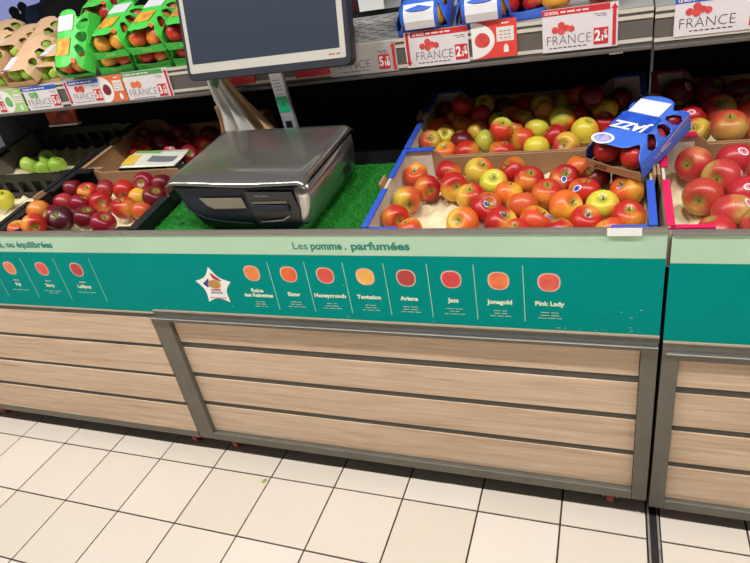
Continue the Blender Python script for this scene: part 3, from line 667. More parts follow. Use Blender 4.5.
price_label(1.960, 2.133, 1.131, 1.230, RED, REDF, ('2', '19'), 'white price label with red header and up arrow at its right, beside the rail joint', ('r', 'u'))
price_label(2.253, 2.44, 1.136, 1.221, PRBLUE, REDF, ('3', '10'), 'white price label with blue header on the dark right-hand rail')
def info_card(x0, x1, z0, z1, col, fruit, label):
    W, H = x1-x0, z1-z0
    card = MB().box(0, W, 0, .0012, 0, H).build('info_card', col); card.location = (x0, YR-.0052, z0); tag(card, label, 'sign')
    arc = [(0, 0)]+[(W*.52*math.sin(q), H*.5-H*.49*math.cos(q)) for q in [PI*i/14 for i in range(15)]]+[(0, H)]
    MB().poly([(x, -.0006, z) for x, z in arc]).build('white_oval', WHITE, card)
    b_ = MB(); b_.poly([(W*.24+W*.17*math.cos(q)*(1-.1*math.sin(q)), -.0010, H*.5+.018*math.sin(q)) for q in [2*PI*i/20 for i in range(20)]]); b_.build('apple_picture', fruit, card)
    MB().poly([(W*.56, -.0006, H*.42), (W*.94, -.0006, H*.42), (W*.94, -.0006, H*.8), (W*.56, -.0006, H*.8)]).build('printed_table', mat('pale table print', (232,222,214), .5), card)
    t = MB(); 
    for q in range(3): bars(t, W*.75, H*(.50+.09*q), [.007, .006, .007], .0016, -.0010)
    t.build('small_print', INK, card)
    h = MB(); cx = W*.76; h.poly([(cx-.006, -.0008, H*.12), (cx+.006, -.0008, H*.12), (cx+.006, -.0008, H*.27), (cx, -.0008, H*.36), (cx-.006, -.0008, H*.27)]); bars(h, W*.76, H*.88, [.018], .003, -.0008)
    h.build('house_symbol', WHITE, card)
info_card(.080, .178, 1.122, 1.204, LIME, GRF, 'light green card with a green apple at the left of the rail')
info_card(.538, .636, 1.121, 1.210, ORANGE, DRF, 'orange card with a dark red apple between two price labels')
info_card(1.784, 1.898, 1.134, 1.224, CORAL, REDF, 'coral red card with a red apple in a white oval')
for x0, x1, wd, lb in ((.984, 1.126, 'Familiale', 'red banner card below the left half of the monitor'), (1.262, 1.374, '', 'red banner card below the right half of the monitor')):
    c = MB().box(0, x1-x0, 0, .0012, 0, .062).build('banner_card', mat('deep red print', (190,36,44), .45)); c.location = (x0, YR-.0052, 1.136); tag(c, lb, 'sign')
    t = MB(); 
    bars(t, (x1-x0)/2, .024, [.016, .022, .014], .006, -.0008); bars(t, (x1-x0)*.8, .05, [.012], .004, -.0008); t.build('small_print', mat('faded rose print', (224,120,120), .5), c)
# little bright clips below the rail
MB().box(2.115, 2.145, YR-.014, YR-.002, 1.1135, 1.1165).build('rail_clip', CHROME, None)
tag(bpy.data.objects['rail_clip'], 'small bright metal clip under the rail beside the rail joint', 'clip')
# added card below the left rail, its bright orange painting a reflected glow
oc = MB().box(.07, .215, .60, .612, 1.035, 1.15).build('glow_card', mat('orange red painted glow', (250,96,52), .3, col2=(90,24,18), scale=22)); tag(oc, 'orange red card painted as a reflected glow under the rail above the green apples', 'sign')
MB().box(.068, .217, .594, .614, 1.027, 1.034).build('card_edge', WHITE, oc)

# ---------------------------------------------------------------- crates
DK = mat('black printed cardboard', (30,30,32), .45, 0, .3, 16)
def crate(x0, x1, s0, s1, rimm, lin, label, h=.105, name='fruit_crate', wall=.006, rimw=.014, tray=True, plastic=False, low=.72, cardback=None):
    W, D = x1-x0, s1-s0
    c = thing(name, label, 'crate', TP(x0, s0, .0015), (AL, 0, 0), 'crates on the display deck')
    MB().box(0, W, 0, D, 0, .004).build('bottom', lin, c)
    MB().box(0, wall, 0, D, .004, h-.004).build('side_wall', lin, c); MB().box(W-wall, W, 0, D, .004, h-.004).build('side_wall', lin, c)
    MB().box(wall, W-wall, 0, wall, .004, h*.70).build('front_wall', DK if plastic else (cardback or KRAFT), c)
    hb = h*low; k = .085
    if plastic:
        b_ = MB().box(wall, W-wall, D-wall, D, .004, .03).box(wall, W-wall, D-wall, D, h-.03, h)
        for q in range(9):
            a = wall+(W-2*wall-.02)*q/8; b_.box(a, a+.02, D-wall, D, .03, h-.03)
        b_.build('back_wall', rimm, c)
    else:
        b_ = MB(); pr_ = [(wall, .004), (W-wall, .004), (W-wall, h-.004), (W-k, h-.004), (W-k-.008, h-.008), (W-k-.028, hb), (k+.028, hb), (k+.008, h-.008), (k, h-.004), (wall, h-.004)]
        b_.loft([[(x, y, z) for x, z in pr_] for y in (D-wall, D)]); b_.build('back_wall', cardback or KRAFT, c)
        MB().box(wall, k-.004, D-wall-.002, D-wall-.0005, .004, h-.006).build('corner_lining', lin, c); MB().box(W-k+.004, W-wall, D-wall-.002, D-wall-.0005, .004, h-.006).build('corner_lining', lin, c)
    # folded rims along the sides: two runs with a cardboard tab between them
    for sx in (0, 1):
        xa, xb = ((-.002, rimw) if sx == 0 else (W-rimw, W+.002))
        MB().box(xa, xb, 0, D*.45, h-.004, h+.001).build('rim', rimm, c, bevel=.001); MB().box(xa, xb, D*.60, D, h-.004, h+.001).build('rim', rimm, c, bevel=.001)
        if not plastic:
            xt = 0 if sx == 0 else W; MB().loft([[(xt-.003, y, h-.03), (xt+.003, y, h-.03), (xt+(-.008 if sx == 0 else .003)+.003, y, h+.010), (xt+(-.008 if sx == 0 else .003)-.003, y, h+.010)] for y in (D*.462, D*.585)]).build('stacking_tab', DK if (rimm is DK and sx) else KRAFT, c)
        else: MB().box(xa, xb, D*.45, D*.60, h-.018, h-.012).build('hand_hold', rimm, c)
    for xa, xb in ((rimw, k), (W-k, W-rimw)): MB().box(xa, xb, D-rimw, D+.001, h-.004, h+.001).build('rim', rimm, c, bevel=.001)
    for xa, xb in ((.001, k), (W-k, W-.001)): MB().box(xa, xb, -.0005, wall, h*.70, h-.011).build('front_corner', lin, c); MB().box(xa, xb, -.001, rimw*.8, h-.011, h-.0065).build('front_rim', rimm, c)
    if tray:
        nx, ny = int(W/.072), int((D-.01)/.068)
        g = MB().grid(lambda u, v: (wall+.002+u*(W-2*wall-.004), wall+.002+v*(D-2*wall-.004), .0085+.0065*(math.cos(2*PI*u*nx)*math.cos(2*PI*v*ny))+.003*math.cos(4*PI*u*nx)), 72, 48)
        g.build('pulp_tray', PULP, c, True, solid=.0015)
    return c
crate(1.578, 2.213, .024, .414, BLUE, KRAFTL, 'blue rimmed cardboard crate of apples at the front, right of the scale')
crate(1.578, 2.213, .422, .818, BLUE, KRAFTL, 'blue rimmed cardboard crate of apples at the back, under the upper shelf')
PLIN = mat('light cardboard lining', ())
crate(2.232, 2.832, .024, .414, PINK, KRAFTL, 'pink rimmed cardboard crate at the front right')
crate(2.232, 2.832, .422, .818, PINK, KRAFTL, 'pink rimmed cardboard crate at the back right, under the shelf')
crate(.352, .900, .024, .402, DK, DK, 'black sided cardboard crate of dark red apples, left of the scale', rimw=.03, low=.86)
crate(.372, .96, .412, .80, KRAFT, KRAFT, 'brown cardboard crate of red apples at the back left')
crate(-.25, .338, .024, .392, DK, mat('pale tissue lining', (196,186,170), .8, 0, .1, 20), 'black plastic crate at the front left holding a yellow green apple', plastic=True, rimw=.02, low=.9)
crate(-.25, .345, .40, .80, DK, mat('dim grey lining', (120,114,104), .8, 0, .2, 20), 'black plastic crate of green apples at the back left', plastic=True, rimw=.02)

# ---------------------------------------------------------------- loose apples
WORDS = dict(orange='orange apple', gold='gold-orange apple', red='red apple', redorange='red-orange apple', redgold='red-gold apple', orangegold='orange-gold apple', greenyellow='green-yellow apple', greengold='blushed green-gold apple', yellow='yellow apple', darkred='dark red apple', crimson='crimson apple', vdark='maroon apple', pinkred='pink-red apple', pinkgreen='pink-green apple', pinkgold='pink-gold apple', green='green apple')
CR = dict(FB='the front blue crate', RB='the back blue crate', PF='the front pink crate', PR='the back pink crate', LF='the black-sided crate', LR='the brown back crate', GR='the back green-apple crate', GL='the front-left crate')
ORD = ['first', 'second', 'third', 'fourth', 'fifth', 'sixth', 'seventh', 'eighth', 'ninth', 'tenth', 'eleventh', 'twelfth']
for key, rows in APPLES.items():
    ys = sorted(range(len(rows)), key=lambda i: rows[i][1]); nrow = max(1, round(len(rows)/7.5)); per = math.ceil(len(rows)/nrow)
    if key in ('GR', 'GL'): per = len(rows)
    for rI in range(0, len(ys), per):
        grp = sorted(ys[rI:rI+per], key=lambda i: rows[i][0])
        for q, i in enumerate(grp):
            x, y, z, r, cls, st, sk, kd = rows[i]
            ex = ' with sticker' if sk else (' showing its stem' if st else '')
            lab = WORDS[cls]+ex+', '+ORD[q]+' from left, '+ORD[rI//per]+' row of '+CR[key]
            if key == 'GL': lab = 'yellow-green apple lying alone in the front-left black crate'
            if key == 'GR': lab = ORD[q]+' from the left of four green apples in the back-left crate'
            put_apple((x, y, z), r, cls, st, sk, kd, lab, 'loose apples in '+CR[key])

# the pink crates go on past the picture's right edge
rq = random.Random(11)
for nm_, s0, key in (('front', .055, 'PF'), ('back', .465, 'PR')):
    for q in range(4):
        for c_ in range(3):
            if (q, c_) == (3, 0): continue
            P_ = TP(2.575+c_*.088+(q % 2)*.012, s0+q*.088, .0215+.041)
            if any((P_-Vector(a_[:3])).length < .084 for a_ in APPLES[key]): continue
            put_apple(P_, .041, rq.choice(('pinkred', 'pinkgold', 'pinkgreen')), (rq.uniform(-.3, .3), rq.uniform(-.3, .3), 1), None, '', ('pink-red', 'pale pink', 'rosy')[c_]+' apple in the far right of the '+nm_+' pink crate, '+('nearest', 'second', 'third', 'rearmost')[q]+' row', 'loose apples in '+CR[key])

# ---------------------------------------------------------------- turf mat and weighing scale
tf = thing('artificial_grass_mat', 'bright green artificial grass mat under the weighing scale', 'grass mat', (0, 0, 0))
TX0, TX1, TS0, TS1 = .908, 1.572, .03, .405
def bxT(mb, x0, x1, s0, s1, n0, n1):
    o = len(mb.v)
    for x, s_, n in ((x0,s0,n0),(x1,s0,n0),(x1,s1,n0),(x0,s1,n0),(x0,s0,n1),(x1,s0,n1),(x1,s1,n1),(x0,s1,n1)): mb.v.append(tuple(TP(x, s_, n)))
    for f in ((0,3,2,1),(4,5,6,7),(0,1,5,4),(1,2,6,5),(2,3,7,6),(3,0,4,7)): mb.f.append(tuple(o+i for i in f))
    return mb
bxT(MB(), TX0, TX1, TS0, TS1, .001, .064).build('platform', FRAMED, tf)
bxT(MB(), TX0, TX1, TS0, TS1, .0645, .068).build('backing', mat('turf backing', (24,126,34), .8, 0, .4, 60), tf)
gb = MB(); rg = random.Random(5)
for _ in range(15000):
    x = rg.uniform(TX0, TX1); s_ = rg.uniform(TS0, TS1); a = rg.uniform(0, PI); w_ = rg.uniform(.0008, .0016); h = rg.uniform(.004, .0075); dx, ds_ = rg.uniform(-.004, .004), rg.uniform(-.004, .004)
    gb.poly([TP(x-w_*math.cos(a), s_-w_*math.sin(a), .068), TP(x+w_*math.cos(a), s_+w_*math.sin(a), .068), TP(x+dx, s_+ds_, .068+h)])
g_ = gb.build('grass_blades', mat('grass fibre', (44,176,48), .6, 0, .35, 90), tf); g_['kind'] = 'stuff'

SC = thing('weighing_scale', 'dark grey weighing scale with shiny steel platter on green turf', 'scale', TP(1.253, .205, .080), Euler((AL, 0, -.075)))
def rr(l, r_, f, b, rad, z, n=5):
    pts = []
    for cx, cy, a0 in ((r_-rad, b-rad, 0), (l+rad, b-rad, PI/2), (l+rad, f+rad, PI), (r_-rad, f+rad, 1.5*PI)):
        for k in range(n+1):
            a = a0+PI/2*k/n; pts.append((cx+rad*math.cos(a), cy+rad*math.sin(a), z))
    return pts
DG = mat('dark blue-grey plastic', (38,42,53), .5, 0, .15, 40)
DG.node_tree.nodes['Principled BSDF'].inputs['Specular IOR Level'].default_value = .2
SSH = mat('polished steel plate', (180,177,170), .19, .88, .12, 4, bump=.02)
MB().loft([rr(-.150, .176, -.142, .110, .02, 0), rr(-.160, .186, -.150, .122, .025, .012), rr(-.192, .204, -.150, .132, .028, .062), rr(-.212, .212, -.147, .138, .03, .124), rr(-.209, .209, -.141, .138, .03, .131)]).build('body', DG, SC, auto=True)
# steel side cover wrapping the right flank
rs = []
for z, x in ((.004, .1865), (.035, .199), (.07, .2095), (.10, .2145), (.130, .2145)):
    rs.append([(x-.032, -.1525, z), (x-.006, -.149, z), (x+.0015, -.128, z), (x+.002, .0, z), (x+.0015, .122, z), (x-.012, .140, z)])
MB().loft(rs, cap=False, closed=False).build('side_cover', SSH, SC, True, solid=.002)
MB().box(.2105, .2122, .045, .085, .045, .10).build('side_port', BLACK, SC)
# platter: steel sheet with rolled front lip
def plat(u, v):
    x = -.2155+.4315*u; y = -.158+.304*v
    e = min(u, 1-u); ed = max(0, 1-e/.05); fz = max(0, 1-v/.17); bz = max(0, 1-(1-v)/.06)
    z = .151 - .013*ed**2 - .014*fz**2 - .012*bz**2 + .0035*math.sin(2*PI*u+1.2)*fz
    return (x, y, z)
MB().grid(plat, 48, 30).build('platter', SSH, SC, True, solid=.0022)
MB().loft([rr(-.20, .20, -.135, .13, .02, .131), rr(-.20, .20, -.135, .13, .02, .139)]).build('platter_support', BLACK, SC)
# front face: raised surround, display window, ticket printer
FY = -.1515
def fpl(mb, pts, d): 
    n = len(pts); mb.loft([[(x, FY-.001, z) for x, z in pts], [(x, FY-d, z) for x, z in pts]]); return mb
fpl(MB(), [(-.118, .098), (.018, .100), (.022, .070), (-.082, .066), (-.102, .076)][::-1], .0022).build('display_window', mat('beige display glass', (126,120,104), .3), SC)
fpl(MB(), [(-.185, .074), (-.160, .050), (-.12, .032), (-.06, .024), (.025, .021), (.025, .0235), (-.06, .027), (-.118, .035), (-.157, .053), (-.182, .076)], .0018).build('contour_line', mat('grey contour line', (48,52,62), .7), SC)
pr_ = fpl(MB(), [(.036, .118), (.174, .118), (.180, .07), (.170, .018), (.040, .014)], .0028).build('printer_bay', mat('near black plastic', (20,20,24), .35), SC)
fpl(MB(), [(.048, .090), (.152, .094), (.152, .088), (.048, .085)], .006).build('paper_slot', STEEL, pr_)
MB().box(.044, .154, FY-.009, FY-.003, .064, .082).build('printer_lid', DG, pr_, bevel=.003)
MB().tube([(.052, FY-.006, .026), (.058, FY-.010, .034), (.10, FY-.011, .038), (.128, FY-.010, .041), (.15, FY-.006, .052)], .0022, 8).build('tear_bar', STEEL, pr_, True)
t = MB(); bars(t, .083, .105, [.012, .006, .010, .008], .0022, FY-.0032, .002); t.build('maker_lettering', mat('grey print', (130,132,136), .5), pr_)

# ---------------------------------------------------------------- touch monitor on its pole
MW, MH = .520, .345; mt = -.218
MO = thing('touch_monitor', 'large customer monitor on a slim pole above the weighing scale', 'monitor', (1.250, .300, 1.183), Euler((mt, 0, -.05)))
def mrr(x0, x1, z0, z1, rad, y, n=6):
    return [(p[0], y, p[1]) for p in [(q[0], q[1]) for q in rr(x0, x1, z0, z1, rad, 0, n)]]
MB().loft([mrr(-MW/2+.012, MW/2-.012, .012, MH-.012, .02, .048), mrr(-MW/2, MW/2, 0, MH, .02, .030), mrr(-MW/2, MW/2, 0, MH, .02, .004), mrr(-MW/2+.002, MW/2-.002, .002, MH-.002, .018, 0)]).build('housing', mat('dark slate housing', (44,46,56), .45), MO, auto=True)
MB().loft([mrr(-MW/2+.011, MW/2-.013, .019, MH-.012, .006, .001), mrr(-MW/2+.012, MW/2-.014, .020, MH-.013, .006, -.0012)]).build('bezel', mat('ivory bezel', (192,188,178), .4), MO)
MB().loft([mrr(-MW/2+.025, MW/2-.029, .044, MH-.028, .003, -.0010), mrr(-MW/2+.025, MW/2-.029, .044, MH-.028, .003, -.0018)]).build('screen', mat('unlit screen with painted reflection', (52,61,76), .32, 0, .06, 3), MO)  # room reflection on the dark glass painted in as grey-blue
t = MB(); bars(t, MW/2-.045, .029, [.018, .012], .0035, -.0016); t.build('maker_lettering', mat('rose print', (190,96,96), .5), MO)
PB = Vector((1.252, .392, .835)); PT = Vector((1.246, .356, 1.24))
pz = (PT-PB).normalized(); pm = Matrix.Translation(PB) @ pz.to_track_quat('Z', 'Y').to_matrix().to_4x4()
inv = MO.matrix_world.inverted() if False else None
pole = thing('monitor_pole', '', 'x') if False else None
bpy.context.view_layer.update(); MI = MO.matrix_world.inverted()
LP = (PT-PB).length
def orient():
    z = pz; x = Vector((1, 0, 0)); x = (x-z*x.dot(z)).normalized(); y = z.cross(x)
    M = Matrix((x, y, z)).transposed().to_4x4(); M.translation = PB; return MI @ M
PM = orient()
po = MB().box(-.0205, .0205, -.008, .008, 0, LP, PM).build('pole', mat('silver pole', (176,178,184), .35, .4), MO, bevel=.002)
MB().box(-.06, .06, -.0, .03, -.0, .006, PM).build('pole_foot', STEEL, MO)
MB().box(-.03, .03, -.006, .02, LP-.03, LP+.05, PM).build('tilt_bracket', BLACK, MO)
def onpole(z0, z1, name, m, w_=.0175, y=-.0086): return MB().box(-w_, w_, y-.0006, y, z0, z1, PM).build(name, m, po)
zz = lambda wz: (wz-PB.z)/pz.z
l1 = onpole(zz(1.118), zz(1.178), 'paper_label', mat('grey white label', (206,206,210), .5), .0165)
t = MB()
for q in range(4): 
    for a in (-.012, -.004, .004): t.poly([PM @ Vector(v) for v in ((a, -.0096, zz(1.126)+q*.009), (a+.006, -.0096, zz(1.126)+q*.009), (a+.006, -.0096, zz(1.126)+q*.009+.003), (a, -.0096, zz(1.126)+q*.009+.003))])
t.build('small_print', mat('grey ink', (110,110,118), .6), l1)
l2 = onpole(zz(1.063), zz(1.108), 'green_sticker', mat('emerald sticker', (8,158,104), .4))
t = MB(); t.poly([PM @ Vector((.0+.008*math.cos(a), -.0096, (zz(1.063)+zz(1.108))/2+.010*math.sin(a))) for a in [2*PI*k/3+PI/2 for k in range(3)]]); t.build('sticker_symbol', mat('dark green print', (10,110,80), .5), l2)
onpole(zz(1.013), zz(1.036), 'dark_window', BLACK, .010)

# ---------------------------------------------------------------- bags hanging from the rail
def bag(name, m, top, bot, ypos, label, cat, n=30, wob=.012, th=.0012, seed=1, group=None, z0=None):
    r_ = random.Random(seed); ph = [r_.uniform(0, 6) for _ in range(4)]
    def f(u, v):
        x = (top[0]+(top[1]-top[0])*u)*(1-v)+(bot[0]+(bot[1]-bot[0])*u)*v
        z = (top[2]*(1-v)+bot[2]*v) + (.012*math.sin(5*u+ph[0])*v)
        y = ypos + wob*(.3+v)*math.sin(14*u+ph[1]+2*v)+wob*.5*math.sin(31*u+ph[2]) + .02*v
        x += .006*math.sin(6*v+ph[3])
        return (x, y, z)
    o = MB().grid(f, n, 20).build(name, m, None, True, solid=th); return tag(o, label, cat, group)
kb = bag('kraft_paper_bags', mat('kraft paper', (224,182,134), .7, 0, .3, 16, stretch=(6, 6, 1), bump=.3), (1.035, 1.050, 1.185), (1.03, 1.20, .935), .405, 'fan of brown kraft paper bags hanging behind the scale', 'bags', seed=3)
pb = bag('clear_plastic_bags', mat('crumpled clear plastic', (250,246,240), .4, 0, .15, 18, stretch=(5, 5, 1), bump=.6, alpha=.6), (1.008, 1.046, 1.197), (.985, 1.12, .935), .380, 'bunch of crumpled clear plastic bags hanging in front of the kraft bags', 'bags', seed=8)
b2 = bag('kraft_paper_bag', mat('kraft paper', ()), (.998, 1.012, 1.09), (.972, 1.03, .94), .398, 'crumpled kraft paper bag poking out left of the clear bags', 'bag', seed=5, wob=.008)
hk = MB().tube([(1.028, YR-.006, 1.196), (1.028, .372, 1.196), (1.028, .366, 1.205)], .003, 8).build('bag_hook', mat('white plastic hook', (222,220,216), .4), None, True); tag(hk, 'white hook on the rail holding the bags', 'hook')
MB().box(1.018, 1.044, .362, .372, 1.186, 1.199).build('hook_plate', MATS['white plastic hook'], hk)
MB().box(1.026, 1.050, .3655, .3670, 1.150, 1.176, Matrix.Translation((1.038, 0, 1.163)) @ Matrix.Rotation(.5, 4, 'Y') @ Matrix.Translation((-1.038, 0, -1.163))).build('green_print', mat('dark green bag print', (30,96,50), .5), pb)

# ---------------------------------------------------------------- leaflet and black punnet in the back left crate
pn = MB(); o_ = TP(.50, .475, .02)
pn = thing('black_punnet', 'black plastic punnet standing in the brown back crate', 'punnet', TP(.62, .475, .017), (AL, 0, 0))
MB().loft([rr(-.09, .09, -.045, .045, .012, 0), rr(-.10, .10, -.055, .055, .014, .065)]).build('shell', BLACK, pn, auto=True)
MB().loft([rr(-.104, .104, -.059, .059, .014, .065), rr(-.104, .104, -.059, .059, .014, .070)]).build('rim', mat('glossy black rim', (30,28,28), .2), pn)
lf = thing('printed_leaflet', 'white, green and yellow printed leaflet resting on the black punnet', 'leaflet', TP(.655, .465, .100), Euler((AL+.02, .03, .06)))
def lff(u, v): return ((u-.5)*.22, (v-.5)*.115, .006*math.sin(5*u+1)*math.sin(3*v))
MB().grid(lff, 14, 8).build('sheet', mat('leaflet paper', (234,230,222), .4, 0, 0, 14, col2=(212,214,190)), lf, True, solid=.0012)
for (a, b, c_, d_), m in (((-.11, -.06, -.045, .02), mat('leaflet yellow', (230,190,70), .4)), ((-.02, .10, -.02, .02), mat('leaflet grey', (120,122,130), .4)), ((-.10, .0, .035, .053), mat('leaflet green', (120,180,90), .4))):
    MB().grid(lambda u, v: (a+(b-a)*u, c_+(d_-c_)*v, .006*math.sin(5*((a+(b-a)*u)/.26+.5)+1)*math.sin(3*((c_+(d_-c_)*v)/.15+.5))+.0016), 8, 4).build('printed_block', m, lf, True)

# ---------------------------------------------------------------- fruit packs
PKC = {'blue': ((66,116,226), (184,142,104)), 'green': ((84,222,86), (70,200,76)), 'kraft': ((244,200,158), (216,168,124))}
PW, PL, PH = .136, .196, .074
def pack_mesh(kind):
    """sleeve with shoulder holes and scalloped open ends over a shallow tray"""
    W, L, H = PW, PL, PH
    def sec(u):    # u 0..1 from the right foot over the top to the left foot
        pts = [(W/2, .004), (W/2, .30*H), (W/2-.003, .62*H), (W/2-.016, .90*H), (W/2-.032, H), (0, H+.003), (-W/2+.032, H), (-W/2+.016, .90*H), (-W/2+.003, .62*H), (-W/2, .30*H), (-W/2, .004)]
        k = u*(len(pts)-1); i = min(int(k), len(pts)-2); t = k-i
        return pts[i][0]*(1-t)+pts[i+1][0]*t, pts[i][1]*(1-t)+pts[i+1][1]*t
    def inset(u):  # how far the end edge is cut back
        a = abs(u-.5)*2
        return (.010 if kind == 'kraft' else .030)*math.exp(-((a-.34)/.13)**2) + .004 + (.020*max(0, (a-.62))/.38 if a > .62 else 0)*0
    def fn(u, v):
        x, z = sec(u); i = inset(u); y = (-L/2+i)*(1-v)+(L/2-i)*v
        return (x, y, z)
    def skip(u, v):
        for uc in (.27, .73):
            for vc in (.27, .55, .80):
                if ((u-uc)/.075)**2+((v-vc)/.095)**2 < 1: return True
        return False
    mb = MB().grid(fn, 60, 44, skip); return mb
PKM = {}
for k, (c, c2) in PKC.items():
    m = mat('pack card '+k, c, .42, 0, .10, 18) ; PKM[k] = (pack_mesh(k).mesh('sleeve', m, True), m, mat('pack tray '+k, c2, .6, 0, .1, 20))
WSTK = mat('white pack label', (232,232,236), .45)
def pack(kind, loc, rot, label, fruit, n_rows=3, big=False, lab=True, seed=0, applab='', letters=None, flat=1):
    W, L, H = PW, PL, PH
    me, m, tmat = PKM[kind]
    p = thing('fruit_pack', label, 'fruit pack', loc, rot, kind+' apple packs')
    p.rotation_mode = 'YXZ'; p.scale = (1, 1, flat) if not big else (1.04, 1.04, 1.0)
    if kind == 'blue' and not big: tmat = m
    s_ = bpy.data.objects.new('sleeve', me); C.objects.link(s_); s_.parent = p
    md = s_.modifiers.new('solid', 'SOLIDIFY'); md.thickness = .0012; md.offset = -1
    t_ = MB().box(-W/2+.003, W/2-.003, -L/2+.002, L/2-.002, .0, .0022)
    t_.loft([[(x, -L/2+.001, z) for x, z in ((-W/2+.001, 0), (W/2-.001, 0), (W/2-.001, .024), (W/2-.03, .022), (0, .019), (-W/2+.03, .022), (-W/2+.001, .024))], [(x, -L/2+.0025, z) for x, z in ((-W/2+.001, 0), (W/2-.001, 0), (W/2-.001, .024), (W/2-.03, .022), (0, .019), (-W/2+.03, .022), (-W/2+.001, .024))]])
    t_.box(-W/2+.002, W/2-.002, L/2-.0025, L/2-.001, 0, .024)
    t_.build('tray', tmat, p)
    # printed pieces on the top
    zt = H+.0045
    if lab and (kind != 'blue' or big): MB().box(-.036, .036, -L/2+.014 if kind == 'blue' and not big else .025, -L/2+.060 if kind == 'blue' and not big else .075, zt-.002, zt).build('paper_label', WSTK, p)
    if kind == 'blue' and lab and not big:
        fl_ = MB(); pr = [(-L/2+.030, H+.0035), (-L/2+.006, H-.004), (-L/2-.006, H*.70), (-L/2-.009, H*.42)]
        fl_.loft([[(-.050, y, z), (-.02, y-.001, z), (.02, y-.001, z), (.050, y, z)] for y, z in pr], cap=False, closed=False).build('front_flap', m, p, True, solid=.001)
        MB().loft([[(-.040, y-.0018, z+.0022), (.040, y-.0018, z+.0022)] for y, z in pr], cap=False, closed=False).build('paper_label', WSTK, p)
    if kind == 'blue':
        cx, cy = (-.030, -L/2+.018) if big else (.0, .03)
        o = MB().poly([(cx+.026*math.cos(a), cy+.019*math.sin(a), zt+.001) for a in [2*PI*k/24 for k in range(24)]]).build('round_badge', WHITE, p)
        MB().poly([(cx+.020*math.cos(a), cy+.014*math.sin(a), zt+.0016) for a in [2*PI*k/24 for k in range(24)]]).build('badge_picture', mat('badge print', (110,140,215), .5, col2=(216,196,220), scale=130), o)
        MB().poly([(-.045, -.03, zt-.0003), (.044, -.03, zt-.0003), (.044, .022, zt-.0003), (-.045, .022, zt-.0003)]).build('printed_panel', mat('deep blue print', (24,58,176), .42, col2=(44,104,220), scale=30), p)
        for q, (c, a) in enumerate((((110,190,240), .0), ((90,200,170), .3), ((230,90,120), -.3), ((220,225,240), .15))):
            x_ = W/2+.0006
            MB().poly([(x_, -L*.42+.02*q, .012+.006*q), (x_, L*.44, .020+.009*q), (x_, L*.44, .0225+.009*q), (x_, -L*.42+.02*q, .0155+.006*q)]).build('printed_ribbon', mat('ribbon print %d' % q, c, .4), p)
        if letters:
            t = MB(); text_mb(t, letters, .034, Matrix.Translation((0, -.012, zt)) @ Matrix.Rotation(PI, 4, 'Z'), .0016, 'CENTER', 1.0, .15); t.build('lettering', WHITE, p)
            t = MB(); text_mb(t, letters, .026, Matrix.Translation((W/2+.0010, -.02, .008)) @ Matrix.Rotation(PI/2, 4, 'Z') @ Matrix.Rotation(PI/2, 4, 'X'), .0014, 'CENTER', 1.0, .2); t.build('lettering', WHITE, p)
            t = MB(); text_mb(t, 'SWEET', .016, Matrix.Translation((0, -.036, zt)) @ Matrix.Rotation(PI, 4, 'Z'), .0012) if False else None
            t = MB(); text_mb(t, letters, .014, Matrix.Translation((-.03, -L/2+.0004, .006)) @ Matrix.Rotation(PI/2, 4, 'X'), .0004); t.build('tray_lettering', mat('brown ink', (90,56,34), .6), p)
    elif kind == 'green':
        MB().poly([(-.03, -.055, zt), (.03, -.055, zt), (.03, .0, zt), (-.03, .0, zt)]).build('printed_picture', mat('fruit picture print', (236,214,70), .5, col2=(222,96,50), scale=45), p)
        for sx in (-1, 1): MB().poly([(sx*.050, -L/2+.018, .92*H), (sx*.038, -L/2+.02, H+.0018), (sx*.038, -L/2+.034, H+.0018), (sx*.050, -L/2+.034, .92*H)][::sx]).build('orange_spot', mat('orange spot print', (236,112,50), .5), p)
        x_ = 0
        MB().poly([(-.02, -L/2+.0003, .007), (.02, -L/2+.0003, .007), (.02, -L/2+.0003, .015), (-.02, -L/2+.0003, .015)]).build('printed_strip', mat('pale green print', ()) if False else mat('lime strip print', (130,214,96), .5), p)
    else:
        MB().poly([(-.045, -.085, zt-.001), (-.012, -.085, zt-.001), (-.012, -.02, zt-.001), (-.045, -.02, zt-.001)]).build('paper_label', WSTK, p)
        MB().poly([(-.050, -.093, zt-.001), (.0, -.093, zt-.001), (.0, -.088, zt-.001), (-.050, -.088, zt-.001)]).build('purple_strip', mat('purple print', (120,60,130), .5), p)
    # apples inside, two abreast
    bpy.context.view_layer.update()
    M = p.matrix_world; r_ = random.Random(seed)
    for i in range(n_rows):
        for sx in (-1, 1):
            q = M @ Vector((sx*.0325, -L/2+.0345+i*.0635, .0335))
            put_apple(q, .0315*(1 if flat == 1 else .92), r_.choice(fruit), None, None, '', ('left ' if sx < 0 else 'right ')+('front', 'middle', 'back')[i]+' apple in the '+applab, 'apples packed in '+kind+' packs', stem=(i == 0))
    return p
def onYp(px, py, Y):
    """a spot on the real shelf, found once from the measured camera"""
    M = cam.matrix_world.to_3x3(); d = M @ Vector(((px-375)/596.664, -(py-281.5)/596.664, -1)); c = cam.matrix_world.translation
    return c + d*((Y-c.y)/d.y)
SH = math.atan(SLOPE)
def zsh(y): return 1.2075+(y-.456)*SLOPE+.001
# the big blue pack lying across the crates
pack('blue', (2.184, .308, .920), (.300, .10, -.60), 'blue printed apple pack lying tilted across the front blue crate', ['red', 'crimson', 'redorange'], 3, True, True, 1, 'tilted blue pack on the front crates', 'JAZZ')
